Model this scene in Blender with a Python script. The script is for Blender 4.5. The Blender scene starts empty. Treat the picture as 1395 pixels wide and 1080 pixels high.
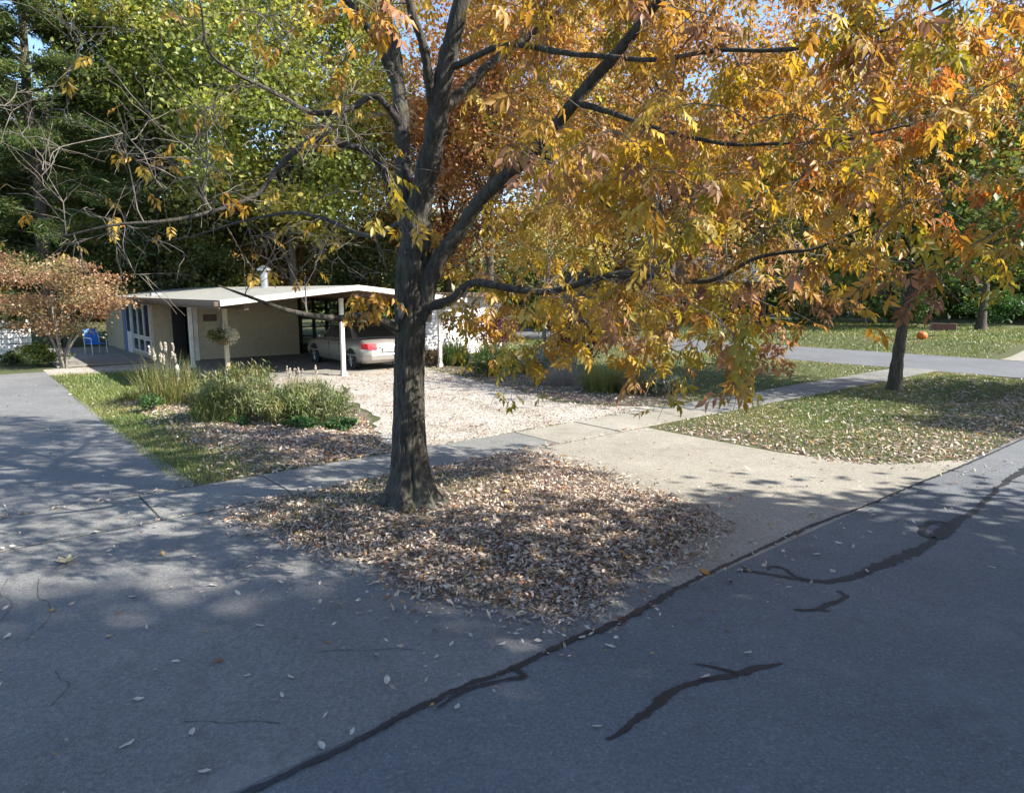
import bpy, bmesh, math, random
import numpy as np
from mathutils import Vector, Matrix, noise

random.seed(7)
rng = np.random.default_rng(7)
S = bpy.context.scene
C = S.collection
rad = math.radians

# ------------------------------------------------------------------ camera
cam_d = bpy.data.cameras.new('camera')
cam = bpy.data.objects.new('camera', cam_d)
C.objects.link(cam)
cam.location = (0, 0, 2.5)
cam.rotation_euler = (rad(90 - 8.8), 0, 0)
cam_d.sensor_width = 36
cam_d.lens = 24.0
cam_d.clip_start = 0.05
cam_d.clip_end = 3000
S.camera = cam

# ------------------------------------------------------------------ sky, sun, exposure
SUN_AZ, SUN_EL = 104.0, 37.0          # degrees, clockwise from +Y / above the horizon
W = bpy.data.worlds.new('World'); S.world = W; W.use_nodes = True
wn = W.node_tree; wn.nodes.clear()
sky = wn.nodes.new('ShaderNodeTexSky'); sky.sky_type = 'NISHITA'; sky.sun_disc = False
sky.sun_elevation = rad(SUN_EL); sky.sun_rotation = rad(SUN_AZ)
sky.air_density = 1.0; sky.dust_density = 0.6; sky.ozone_density = 3.0
bg = wn.nodes.new('ShaderNodeBackground'); bg.inputs['Strength'].default_value = 0.12
wo = wn.nodes.new('ShaderNodeOutputWorld')
wn.links.new(sky.outputs[0], bg.inputs['Color']); wn.links.new(bg.outputs[0], wo.inputs['Surface'])
sd = bpy.data.lights.new('sun', 'SUN'); sd.energy = 5.0; sd.angle = rad(0.5); sd.color = (1.0, 0.93, 0.82)
so = bpy.data.objects.new('sun', sd); C.objects.link(so)
sv = Vector((math.sin(rad(SUN_AZ)) * math.cos(rad(SUN_EL)), math.cos(rad(SUN_AZ)) * math.cos(rad(SUN_EL)), math.sin(rad(SUN_EL))))
so.rotation_euler = sv.to_track_quat('Z', 'Y').to_euler(); so.location = (30, -5, 25)
S.view_settings.view_transform = 'Standard'; S.view_settings.look = 'None'
S.view_settings.exposure = 1.4; S.view_settings.gamma = 1.0; S.view_settings.use_curve_mapping = False
S.render.engine = 'CYCLES'
S.cycles.max_bounces = 8; S.cycles.transparent_max_bounces = 8
S.cycles.use_denoising = True

# ------------------------------------------------------------------ street frame: u along the street, v into the lots
RU = np.array([0.773, 0.635]); RV = np.array([-0.635, 0.773])
RZ = math.atan2(0.635, 0.773)
def UV(u, v, z=0.0):
    return (u * RU[0] + v * RV[0], u * RU[1] + v * RV[1], z)
def toUV(x, y):
    return x * RU[0] + y * RU[1], x * RV[0] + y * RV[1]
def sstep(a, b, x):
    t = np.clip((np.asarray(x, float) - a) / (b - a), 0, 1)
    return t * t * (3 - 2 * t)

# ------------------------------------------------------------------ materials
def mat(name):
    m = bpy.data.materials.new(name); m.use_nodes = True
    nt = m.node_tree
    return m, nt, nt.nodes['Principled BSDF']
def nd(nt, t, **kw):
    n = nt.nodes.new(t)
    for k, v in kw.items():
        if k.startswith('i_'): n.inputs[k[2:]].default_value = v
        else: setattr(n, k, v)
    return n
def ramp(nt, fac, stops):
    r = nt.nodes.new('ShaderNodeValToRGB')
    e = r.color_ramp.elements
    while len(e) > 1: e.remove(e[-1])
    e[0].position = stops[0][0]; e[0].color = (*stops[0][1], 1)
    for p, c in stops[1:]:
        q = e.new(p); q.color = (*c, 1)
    nt.links.new(fac, r.inputs[0]); return r
def mixc(nt, fac, a, b, mode='MIX'):
    n = nt.nodes.new('ShaderNodeMix'); n.data_type = 'RGBA'; n.blend_type = mode
    if isinstance(fac, (int, float)): n.inputs[0].default_value = fac
    else: nt.links.new(fac, n.inputs[0])
    for i, x in ((6, a), (7, b)):
        if isinstance(x, tuple): n.inputs[i].default_value = (*x, 1)
        else: nt.links.new(x, n.inputs[i])
    return n.outputs[2]
def noise_t(nt, vec, scale, detail=4, rough=0.55):
    n = nd(nt, 'ShaderNodeTexNoise'); n.inputs['Scale'].default_value = scale
    n.inputs['Detail'].default_value = detail; n.inputs['Roughness'].default_value = rough
    nt.links.new(vec, n.inputs['Vector']); return n.outputs[0]
def obj_co(nt):
    return nt.nodes.new('ShaderNodeTexCoord').outputs['Object']
def bump(nt, b, h, strength=0.4, dist=0.01):
    n = nt.nodes.new('ShaderNodeBump'); n.inputs['Strength'].default_value = strength; n.inputs['Distance'].default_value = dist
    nt.links.new(h, n.inputs['Height']); nt.links.new(n.outputs[0], b.inputs['Normal'])

def m_plain(name, col, rough=0.6, metal=0.0, var=0.18, scale=6.0, bmp=0.0):
    m, nt, b = mat(name)
    co = obj_co(nt)
    n = noise_t(nt, co, scale, 5)
    lo = tuple(c * (1 - var) for c in col); hi = tuple(min(1, c * (1 + var)) for c in col)
    r = ramp(nt, n, [(0.3, lo), (0.7, hi)])
    nt.links.new(r.outputs[0], b.inputs['Base Color'])
    b.inputs['Roughness'].default_value = rough; b.inputs['Metallic'].default_value = metal
    if bmp:
        bump(nt, b, noise_t(nt, co, scale * 8, 4), 0.5, bmp)
    return m

def m_asphalt(name, lo, hi, grain=42, stain=(0.085, 0.083, 0.08), patch=0.5):
    m, nt, b = mat(name)
    co = obj_co(nt)
    big = noise_t(nt, co, 0.45, 7, 0.62)
    r = ramp(nt, big, [(0.32, lo), (0.68, hi)])
    fine = noise_t(nt, co, grain, 4, 0.7); fin2 = noise_t(nt, co, grain * 3.1, 2, 0.6)
    sp = ramp(nt, fine, [(0.30, (0.30, 0.30, 0.30)), (0.5, (0.5, 0.5, 0.5)), (0.70, (0.72, 0.72, 0.71))])
    c = mixc(nt, 0.8, r.outputs[0], sp.outputs[0], 'OVERLAY')
    sp2 = ramp(nt, fin2, [(0.35, (0.40, 0.40, 0.40)), (0.65, (0.62, 0.62, 0.62))])
    c = mixc(nt, 0.7, c, sp2.outputs[0], 'OVERLAY')
    mid = noise_t(nt, co, 2.6, 7, 0.72)
    ms = ramp(nt, mid, [(0.52, (0, 0, 0)), (0.72, (1, 1, 1))])
    f = nd(nt, 'ShaderNodeMath', operation='MULTIPLY'); nt.links.new(ms.outputs[0], f.inputs[0]); f.inputs[1].default_value = patch
    c = mixc(nt, f.outputs[0], c, stain)
    pl = noise_t(nt, co, 1.15, 5, 0.6)
    ps = ramp(nt, pl, [(0.55, (0, 0, 0)), (0.66, (1, 1, 1))])
    f3 = nd(nt, 'ShaderNodeMath', operation='MULTIPLY'); nt.links.new(ps.outputs[0], f3.inputs[0]); f3.inputs[1].default_value = 0.30
    c = mixc(nt, f3.outputs[0], c, tuple(min(1, h * 1.35) for h in hi))
    vor = nd(nt, 'ShaderNodeTexVoronoi'); vor.inputs['Scale'].default_value = 70
    nt.links.new(co, vor.inputs['Vector'])
    vs = ramp(nt, vor.outputs['Color'], [(0.84, (0, 0, 0)), (0.9, (1, 1, 1))])
    f2 = nd(nt, 'ShaderNodeMath', operation='MULTIPLY'); nt.links.new(vs.outputs[0], f2.inputs[0]); f2.inputs[1].default_value = 0.3
    c = mixc(nt, f2.outputs[0], c, (0.34, 0.33, 0.31))
    nt.links.new(c, b.inputs['Base Color'])
    b.inputs['Roughness'].default_value = 0.88
    h = nd(nt, 'ShaderNodeMath', operation='ADD'); nt.links.new(fine, h.inputs[0]); nt.links.new(vor.outputs['Distance'], h.inputs[1])
    bump(nt, b, h.outputs[0], 0.6, 0.008)
    return m

def m_leaf(name, trans=0.55, rough=0.5, gloss=0.04):
    m = bpy.data.materials.new(name); m.use_nodes = True
    nt = m.node_tree; nt.nodes.clear()
    at = nd(nt, 'ShaderNodeAttribute', attribute_name='Col')
    d = nd(nt, 'ShaderNodeBsdfDiffuse'); t = nd(nt, 'ShaderNodeBsdfTranslucent'); g = nd(nt, 'ShaderNodeBsdfGlossy')
    g.inputs['Roughness'].default_value = rough
    mx = nd(nt, 'ShaderNodeMixShader'); mx.inputs[0].default_value = trans
    mg = nd(nt, 'ShaderNodeMixShader'); mg.inputs[0].default_value = gloss
    o = nd(nt, 'ShaderNodeOutputMaterial')
    nt.links.new(at.outputs['Color'], d.inputs['Color']); nt.links.new(at.outputs['Color'], t.inputs['Color'])
    nt.links.new(d.outputs[0], mx.inputs[1]); nt.links.new(t.outputs[0], mx.inputs[2])
    nt.links.new(mx.outputs[0], mg.inputs[1]); nt.links.new(g.outputs[0], mg.inputs[2])
    nt.links.new(mg.outputs[0], o.inputs['Surface'])
    return m

def m_bark(name, lo, hi, sc=1.0):
    m, nt, b = mat(name)
    co = obj_co(nt)
    mp = nd(nt, 'ShaderNodeMapping'); mp.inputs['Scale'].default_value = (14 * sc, 14 * sc, 3.2 * sc); nt.links.new(co, mp.inputs[0])
    n1 = noise_t(nt, mp.outputs[0], 1.6, 8, 0.65)
    r = ramp(nt, n1, [(0.32, lo), (0.55, tuple((a + c) / 2 for a, c in zip(lo, hi))), (0.72, hi)])
    n2 = noise_t(nt, co, 1.7, 4)
    li = ramp(nt, n2, [(0.52, (0, 0, 0)), (0.7, (1, 1, 1))])
    f = nd(nt, 'ShaderNodeMath', operation='MULTIPLY'); nt.links.new(li.outputs[0], f.inputs[0]); f.inputs[1].default_value = 0.3
    c = mixc(nt, f.outputs[0], r.outputs[0], (0.15, 0.16, 0.11))
    nt.links.new(c, b.inputs['Base Color']); b.inputs['Roughness'].default_value = 0.92
    bump(nt, b, n1, 1.0, 0.045)
    return m

def m_ground():
    m, nt, b = mat('lawn_soil')
    co = obj_co(nt)
    n1 = noise_t(nt, co, 0.35, 5); n2 = noise_t(nt, co, 14, 5, 0.7)
    a = ramp(nt, n1, [(0.35, (0.045, 0.065, 0.018)), (0.6, (0.085, 0.085, 0.03))])
    c = ramp(nt, n2, [(0.3, (0.03, 0.045, 0.012)), (0.55, (0.07, 0.085, 0.025)), (0.75, (0.15, 0.12, 0.07))])
    x = mixc(nt, 0.55, a.outputs[0], c.outputs[0])
    nt.links.new(x, b.inputs['Base Color']); b.inputs['Roughness'].default_value = 0.95
    bump(nt, b, n2, 0.8, 0.03)
    return m

def m_gravel():
    m, nt, b = mat('pale_gravel')
    co = obj_co(nt)
    v = nd(nt, 'ShaderNodeTexVoronoi'); v.inputs['Scale'].default_value = 28; nt.links.new(co, v.inputs['Vector'])
    r = ramp(nt, v.outputs['Color'], [(0.15, (0.20, 0.175, 0.145)), (0.5, (0.37, 0.34, 0.295)), (0.85, (0.52, 0.49, 0.44))])
    n = noise_t(nt, co, 1.1, 5)
    dn = ramp(nt, n, [(0.45, (1, 1, 1)), (0.75, (0.72, 0.66, 0.6))])
    c = mixc(nt, 1.0, r.outputs[0], dn.outputs[0], 'MULTIPLY')
    nt.links.new(c, b.inputs['Base Color']); b.inputs['Roughness'].default_value = 0.9
    bump(nt, b, v.outputs['Distance'], 0.9, 0.02)
    return m

M = {}
M['street'] = m_asphalt('street_asphalt', (0.098, 0.108, 0.120), (0.135, 0.146, 0.158))
M['drive'] = m_asphalt('drive_asphalt', (0.125, 0.128, 0.128), (0.185, 0.187, 0.183), 36, (0.10, 0.09, 0.075), 0.45)
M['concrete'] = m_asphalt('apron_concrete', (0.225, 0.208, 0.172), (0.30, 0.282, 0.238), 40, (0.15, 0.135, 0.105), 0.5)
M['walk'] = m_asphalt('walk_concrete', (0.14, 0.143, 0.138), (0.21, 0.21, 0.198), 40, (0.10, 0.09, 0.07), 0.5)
M['tar'] = m_plain('crack_tar', (0.022, 0.024, 0.028), 0.5, var=0.35, scale=30, bmp=0.003)
M['hair'] = m_plain('open_crack', (0.065, 0.06, 0.05), 0.95, var=0.4, scale=30)
M['soil'] = m_ground()
M['gravel'] = m_gravel()
M['litter_soil'] = m_plain('leaf_mould', (0.13, 0.10, 0.075), 0.95, var=0.5, scale=18, bmp=0.02)
M['leaf'] = m_leaf('tree_leaf')
M['dry'] = m_leaf('dry_leaf', 0.2, 0.6, 0.05)
M['blade'] = m_leaf('grass_blade', 0.35, 0.5, 0.05)
M['bark'] = m_bark('ash_bark', (0.020, 0.018, 0.015), (0.115, 0.103, 0.082))
M['bark2'] = m_bark('brown_bark', (0.035, 0.028, 0.022), (0.13, 0.105, 0.08), 0.7)
M['palebark'] = m_bark('pale_bark', (0.16, 0.14, 0.11), (0.34, 0.30, 0.25), 1.2)
M['twig'] = m_plain('grey_twig', (0.15, 0.13, 0.11), 0.85, var=0.4, scale=9)
M['white'] = m_plain('white_paint', (0.62, 0.61, 0.57), 0.55, var=0.15)
M['tan'] = m_plain('tan_paint', (0.40, 0.34, 0.24), 0.65, var=0.10)
M['siding'] = m_plain('cream_siding', (0.46, 0.40, 0.29), 0.6, var=0.10)
M['wsiding'] = m_plain('white_siding', (0.66, 0.66, 0.65), 0.55, var=0.08)
M['brown'] = m_plain('brown_trim', (0.10, 0.065, 0.045), 0.6, var=0.25)
M['wood'] = m_plain('brown_soffit', (0.17, 0.10, 0.06), 0.7, var=0.3, scale=4)
M['roof'] = m_plain('pale_roofing', (0.27, 0.265, 0.23), 0.85, var=0.14, scale=3, bmp=0.004)
M['slab'] = m_plain('grey_slab', (0.22, 0.21, 0.19), 0.85, var=0.2, scale=2)
M['dark'] = m_plain('dark_paint', (0.02, 0.02, 0.022), 0.6)
M['metal'] = m_plain('galvanised_metal', (0.55, 0.56, 0.57), 0.35, 0.9, 0.1)
M['blue'] = m_plain('blue_paint', (0.03, 0.13, 0.42), 0.5)
M['bluefab'] = m_plain('blue_plastic', (0.02, 0.16, 0.55), 0.45)
M['brick'] = m_plain('red_brick', (0.22, 0.09, 0.06), 0.85, var=0.35, scale=9)
M['mortar'] = m_plain('mortar', (0.30, 0.27, 0.24), 0.9)
M['shingle'] = m_plain('dark_shingle', (0.09, 0.085, 0.08), 0.9, var=0.25, scale=5)
M['pumpkin'] = m_plain('pumpkin_skin', (0.60, 0.14, 0.02), 0.5, var=0.2)
M['rubber'] = m_plain('rubber', (0.018, 0.018, 0.02), 0.75)
M['red'] = m_plain('red_lens', (0.50, 0.015, 0.02), 0.18, var=0.1)
M['car'] = m_plain('champagne_paint', (0.42, 0.40, 0.37), 0.28, 0.55, 0.04)
M['car'].node_tree.nodes['Principled BSDF'].inputs['Coat Weight'].default_value = 0.6
M['basket'] = m_plain('coir_basket', (0.10, 0.07, 0.04), 0.95, var=0.4, scale=20)
def m_glass(name, col):
    m, nt, b = mat(name)
    b.inputs['Base Color'].default_value = (*col, 1); b.inputs['Roughness'].default_value = 0.05
    b.inputs['Specular IOR Level'].default_value = 0.8
    n = noise_t(nt, obj_co(nt), 2.0, 2); bump(nt, b, n, 0.05, 0.01)
    return m
M['glass'] = m_glass('window_glass', (0.03, 0.045, 0.07))
M['carglass'] = m_glass('car_glass', (0.05, 0.055, 0.055))

# ------------------------------------------------------------------ object helpers
def tag(o, label=None, cat=None, group=None, kind=None):
    for k, v in (('label', label), ('category', cat), ('group', group), ('kind', kind)):
        if v: o[k] = v
    return o
def link(o, parent=None):
    C.objects.link(o)
    if parent is not None: o.parent = parent
    return o
def thing(name, label, cat, loc=(0, 0, 0), rz=0.0, group=None):
    o = bpy.data.objects.new(name, None); C.objects.link(o)
    o.location = loc; o.rotation_euler = (0, 0, rz); o.empty_display_size = 0.2
    return tag(o, label, cat, group)
def npmesh(name, V, F, col=None, smooth=False):
    V = np.asarray(V, np.float32); F = np.asarray(F, np.int32)
    me = bpy.data.meshes.new(name); n, k = F.shape
    me.vertices.add(len(V)); me.vertices.foreach_set('co', V.ravel())
    me.loops.add(n * k); me.loops.foreach_set('vertex_index', F.ravel())
    me.polygons.add(n); me.polygons.foreach_set('loop_start', np.arange(0, n * k, k, dtype=np.int32))
    me.polygons.foreach_set('loop_total', np.full(n, k, np.int32))
    if smooth: me.polygons.foreach_set('use_smooth', np.ones(n, bool))
    me.update(calc_edges=True)
    if col is not None:
        a = me.color_attributes.new('Col', 'FLOAT_COLOR', 'POINT')
        cc = np.ones((len(V), 4), np.float32); cc[:, :3] = col
        a.data.foreach_set('color', cc.ravel())
    return me
def npobj(name, V, F, m, parent=None, col=None, smooth=False):
    me = npmesh(name, V, F, col, smooth); me.materials.append(m)
    return link(bpy.data.objects.new(name, me), parent)
class MB:
    def __init__(s): s.v = []; s.f = []
    def add(s, V, F):
        o = len(s.v); s.v += [tuple(p) for p in V]; s.f += [tuple(i + o for i in f) for f in F]; return s
    def box(s, x0, x1, y0, y1, z0, z1):
        V = [(x, y, z) for z in (z0, z1) for y in (y0, y1) for x in (x0, x1)]
        return s.add(V, [(0, 2, 3, 1), (4, 5, 7, 6), (0, 1, 5, 4), (2, 6, 7, 3), (0, 4, 6, 2), (1, 3, 7, 5)])
    def prism(s, pts, z0, z1):
        n = len(pts)
        V = [(x, y, z0) for x, y in pts] + [(x, y, z1) for x, y in pts]
        return s.add(V, [tuple(range(n))[::-1], tuple(range(n, 2 * n))] + [(i, (i + 1) % n, n + (i + 1) % n, n + i) for i in range(n)])
    def hexa(s, a):      # eight corners, bottom loop then top loop
        return s.add(a, [(3, 2, 1, 0), (4, 5, 6, 7)] + [(i, (i + 1) % 4, 4 + (i + 1) % 4, 4 + i) for i in range(4)])
    def tube(s, pts, rr, n=8, cap=True):
        V, F = tube(pts, rr, n)
        s.add(V, F)
        if cap:
            o = len(s.v) - len(V)
            s.f.append(tuple(o + i for i in range(n))[::-1]); s.f.append(tuple(o + len(V) - n + i for i in range(n)))
        return s
    def lathe(s, prof, n=20, c=(0, 0, 0)):
        V = []; F = []
        for r, z in prof:
            V += [(c[0] + r * math.cos(2 * math.pi * i / n), c[1] + r * math.sin(2 * math.pi * i / n), c[2] + z) for i in range(n)]
        for j in range(len(prof) - 1):
            F += [(j * n + i, j * n + (i + 1) % n, (j + 1) * n + (i + 1) % n, (j + 1) * n + i) for i in range(n)]
        return s.add(V, F)
    def obj(s, name, m, parent=None, bevel=0.0, smooth=False, label=None):
        me = bpy.data.meshes.new(name); me.from_pydata(s.v, [], s.f); me.update()
        bm = bmesh.new(); bm.from_mesh(me); bmesh.ops.recalc_face_normals(bm, faces=bm.faces)
        if bevel: bmesh.ops.bevel(bm, geom=[e for e in bm.edges if len(e.link_faces) == 2 and e.calc_face_angle(0) > 0.5], offset=bevel, segments=2, affect='EDGES', profile=0.5)
        if smooth:
            for f in bm.faces: f.smooth = True
        bm.to_mesh(me); bm.free()
        me.materials.append(m)
        o = link(bpy.data.objects.new(name, me), parent)
        if label: o['label'] = label
        return o
def tube(pts, rr, n=8):
    P = np.asarray(pts, float); k = len(P)
    T = np.gradient(P, axis=0); T /= np.linalg.norm(T, axis=1)[:, None] + 1e-9
    ref = np.array([0.31, 0.95, 0.05])
    X = np.cross(T, ref); X /= np.linalg.norm(X, axis=1)[:, None] + 1e-9
    Y = np.cross(T, X)
    a = np.linspace(0, 2 * np.pi, n, endpoint=False)
    rr = np.asarray(rr, float)[:, None, None]
    V = P[:, None, :] + rr * (np.cos(a)[None, :, None] * X[:, None, :] + np.sin(a)[None, :, None] * Y[:, None, :])
    V = V.reshape(-1, 3)
    F = [(j * n + i, j * n + (i + 1) % n, (j + 1) * n + (i + 1) % n, (j + 1) * n + i) for j in range(k - 1) for i in range(n)]
    return V, F
def smooth_path(P, n):
    P = np.asarray(P, float); k = len(P)
    Q = np.vstack([2 * P[0] - P[1], P, 2 * P[-1] - P[-2]])
    out = []
    for t in np.linspace(0, k - 1, n):
        i = min(int(t), k - 2); f = t - i
        a, b, c, d = Q[i], Q[i + 1], Q[i + 2], Q[i + 3]
        out.append(0.5 * (2 * b + (c - a) * f + (2 * a - 5 * b + 4 * c - d) * f * f + (3 * b - a - 3 * c + d) * f ** 3))
    return np.array(out)
def structure(o, label, cat):
    return tag(o, label, cat, kind='structure')
def in_poly(poly, x, y):
    x = np.asarray(x); y = np.asarray(y); r = np.zeros(x.shape, bool); n = len(poly); j = n - 1
    for i in range(n):
        xi, yi = poly[i]; xj, yj = poly[j]
        c = ((yi > y) != (yj > y)) & (x < (xj - xi) * (y - yi) / (yj - yi + 1e-12) + xi)
        r ^= c; j = i
    return r

# ================================================================== GROUND
def rough_edge(poly, amp, step=0.25, seed=0):
    out = []
    for i in range(len(poly)):
        p = np.array(poly[i]); q = np.array(poly[(i + 1) % len(poly)]); L = np.linalg.norm(q - p); k = max(1, int(L / step)); nn = np.array([q[1] - p[1], p[0] - q[0]]) / L
        for j in range(k):
            c = p + (q - p) * j / k; a = amp * noise.noise((c[0] * 2.3 + seed, c[1] * 2.3, 0.0)) + 0.4 * amp * noise.noise((c[0] * 7 + seed, c[1] * 7, 3.0))
            out.append(tuple(c + nn * a))
    return out
ISLAND = rough_edge([(2.2, 7.6), (2.6, 7.95), (4.6, 7.95), (6.75, 7.95), (6.9, 7.4), (6.7, 6.0), (6.5, 4.9), (6.2, 3.95), (5.3, 3.74), (4.3, 3.62), (3.6, 3.42), (3.3, 3.55), (2.85, 4.5), (2.55, 6.0)], 0.12)
GRAVEL = [(5.2, 9.24), (5.5, 10.4), (6.5, 12.3), (7.0, 14.5), (6.7, 16.6), (5.6, 17.8), (4.4, 18.6), (4.2, 19.2), (12.6, 19.2), (11.8, 18.2), (11.1, 14.5), (10.6, 11.2), (10.9, 10.0), (11.9, 9.24)]
APRON = [(4.55, 3.31), (4.55, 4.6), (5.4, 6.0), (6.2, 7.5), (6.2, 7.98), (9.75, 7.98), (9.75, 7.2), (9.8, 5.4), (10.2, 4.2), (11.6, 3.31)]
ISC = np.mean(np.array(ISLAND), axis=0)
def star_r(poly, c, u, v):
    P = np.array(poly) - c
    ang = np.arctan2(P[:, 1], P[:, 0]); 
    a = np.arctan2(v - c[1], u - c[0]); d = np.hypot(u - c[0], v - c[1])
    R = np.full(np.shape(a), 1e3)
    n = len(P)
    dx, dy = np.cos(a), np.sin(a)
    for i in range(n):
        p, q = P[i], P[(i + 1) % n]; e = q - p
        den = dx * e[1] - dy * e[0]
        den = np.where(np.abs(den) < 1e-9, 1e-9, den)
        t = (p[0] * e[1] - p[1] * e[0]) / den
        s = (p[0] * dy - p[1] * dx) / den
        ok = (t > 0) & (s >= -1e-6) & (s <= 1 + 1e-6)
        R = np.where(ok, np.minimum(R, t), R)
    return d / R
def mound(u, v):
    r = star_r(ISLAND, ISC, u, v)
    return 0.014 + 0.085 * (1 - sstep(0.35, 1.0, r))
def gz(x, y):
    """height of the lawn sheet"""
    u, v = toUV(np.asarray(x, float), np.asarray(y, float))
    z = np.zeros(np.shape(u))
    ver = sstep(10.0, 11.5, u) * (1 - sstep(22.6, 23.6, u)) * sstep(3.4, 4.4, v) * (1 - sstep(7.2, 7.9, v))
    z += 0.07 * ver
    sw = np.exp(-((u - 20.0) / 2.6) ** 2) * np.exp(-((v - 5.6) / 1.0) ** 2)
    z -= 0.34 * sw
    rim = np.exp(-((u - 22.2) / 1.3) ** 2) * np.exp(-((v - 5.6) / 1.6) ** 2)
    z += 0.06 * rim
    lot = sstep(11.5, 14.0, u) * (1 - sstep(22.3, 23.6, u)) * sstep(9.3, 11.0, v)
    z += 0.10 * lot
    far = sstep(29.8, 34.0, u)
    z += 0.35 * far
    bed = sstep(2.3, 3.2, u) * (1 - sstep(4.6, 5.4, u)) * sstep(9.3, 10.5, v) * (1 - sstep(17, 18.5, v))
    z += 0.08 * bed
    return z - 0.002

gx = np.unique(np.concatenate([np.array([-900, -500, -250, -120, -80, -60, -45]), np.arange(-34, 46, 0.4), np.array([50, 60, 80, 120, 250, 500, 900])]))
gy = np.unique(np.concatenate([np.array([-400, -200, -100, -60, -30, -15, -8]), np.arange(-2, 48, 0.4), np.array([52, 60, 75, 95, 130, 200, 350, 600, 1200])]))
GX, GY = np.meshgrid(gx, gy)
GZ = gz(GX, GY)
V = np.stack([GX, GY, GZ], -1).reshape(-1, 3)
nx, ny = len(gx), len(gy)
I = np.arange(nx * ny).reshape(ny, nx)
F = np.stack([I[:-1, :-1], I[:-1, 1:], I[1:, 1:], I[1:, :-1]], -1).reshape(-1, 4)
structure(npobj('ground', V, F, M['soil'], smooth=True), 'lawn and soil of the gardens on both sides of the street', 'ground')

def sheet(name, uv, z, m, label, cat, parent=None, t=0.05):
    mb = MB(); mb.prism([UV(u, v)[:2] for u, v in uv], z - t, z)
    o = mb.obj(name, m, parent)
    return structure(o, label, cat) if parent is None else o
street = sheet('street', [(-90, -4.6), (160, -4.6), (160, 3.34), (-90, 3.34)], 0.006, M['street'], 'grey asphalt street with black tar crack seals', 'street')
sheet('cross_street', [(23.8, 3.345), (29.6, 3.345), (29.6, 120), (23.8, 120)], 0.006, M['street'], 'asphalt cross street beyond the corner lawn', 'street')
drive = sheet('neighbour_driveway', [(-7.0, 3.25), (4.54, 3.29), (4.53, 4.4), (3.6, 6.0), (3.2, 7.5), (3.2, 7.98), (-5.2, 7.98), (-5.6, 6)], 0.010, M['drive'], 'asphalt driveway mouth left of the leafy tree island', 'driveway')
sheet('neighbour_driveway_top', [(-5.0, 9.22), (2.3, 9.22), (2.2, 14), (2.15, 25.5), (-5.0, 25.5)], 0.010, M['drive'], 'asphalt driveway behind the sidewalk beside the grass strip', 'driveway')
sheet('driveway_apron', APRON, 0.010, M['concrete'], 'pale concrete driveway apron between street and sidewalk', 'driveway')
sheet('gravel_driveway', rough_edge(GRAVEL, 0.25, 0.3, 5), 0.010, M['gravel'], 'pale gravel driveway leading up to the carport', 'driveway')
sheet('path', [(2.16, 24.4), (4.9, 24.0), (6.3, 23.0), (6.3, 25.9), (5.4, 26.3), (2.16, 26.2)], 0.012, M['gravel'], 'pale gravel path in front of the porch', 'path')
fdv = []
for uu in np.linspace(29.5, 44, 30):
    for vv in (4.9 - 0.03 * (uu - 29.5), 7.9 - 0.03 * (uu - 29.5)):
        x, y, _ = UV(uu, vv); fdv.append((x, y, float(gz(x, y)) + 0.02))
structure(MB().add(fdv, [(2 * i, 2 * i + 2, 2 * i + 3, 2 * i + 1) for i in range(29)]).obj('far_driveway', M['concrete'], smooth=True), 'pale driveway across the cross street', 'driveway')
def bed_sheet(name, poly, label):
    poly = rough_edge(poly, 0.3, 0.3, 9); c = np.mean(np.array(poly), axis=0); n = len(poly); V = []; F = []
    for k in np.linspace(1, 0.05, 10):
        for u, v in poly:
            x, y, _ = UV(c[0] + (u - c[0]) * k, c[1] + (v - c[1]) * k); V.append((x, y, float(gz(x, y)) + (0.006 if k < 1 else 0.001)))
    for j in range(9):
        F += [(j * n + i, j * n + (i + 1) % n, (j + 1) * n + (i + 1) % n, (j + 1) * n + i) for i in range(n)]
    structure(MB().add(V, F + [tuple(9 * n + i for i in range(n))]).obj(name, M['litter_soil'], smooth=True), label, 'bed')
bed_sheet('grass_bed', [(3.0, 9.4), (5.1, 9.4), (5.5, 10.6), (6.4, 12.3), (6.9, 14.5), (6.6, 16.6), (5.4, 17.6), (3.6, 17.4), (3.2, 15), (3.0, 12)], 'dark soil of the ornamental grass bed')
bed_sheet('shrub_bed', [(11.6, 9.4), (13.6, 9.5), (14.2, 12), (14.8, 15), (16.3, 17), (16.5, 20.6), (12.7, 20.9), (12.0, 18.6), (11.3, 14.5), (10.8, 11.2)], 'dark soil of the shrub bed beside the gravel')
isl_rings = []
for k in np.linspace(1, 0.06, 12):
    isl_rings.append([(ISC[0] + (u - ISC[0]) * k, ISC[1] + (v - ISC[1]) * k) for u, v in ISLAND])
V = []; F = []; n = len(ISLAND)
for j, r in enumerate(isl_rings):
    for (u, v) in r:
        V.append(UV(u, v, float(mound(u, v)) + (0.01 * noise.noise((u * 2, v * 2, 0)) if j else -0.012)))
for j in range(11):
    for i in range(n): F.append((j * n + i, j * n + (i + 1) % n, (j + 1) * n + (i + 1) % n, (j + 1) * n + i))
mbi = MB(); mbi.add(V, F + [tuple(11 * n + i for i in range(n))])
structure(mbi.obj('tree_island', M['litter_soil'], smooth=True), 'raised soil island around the big tree between two driveways', 'ground')

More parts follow.
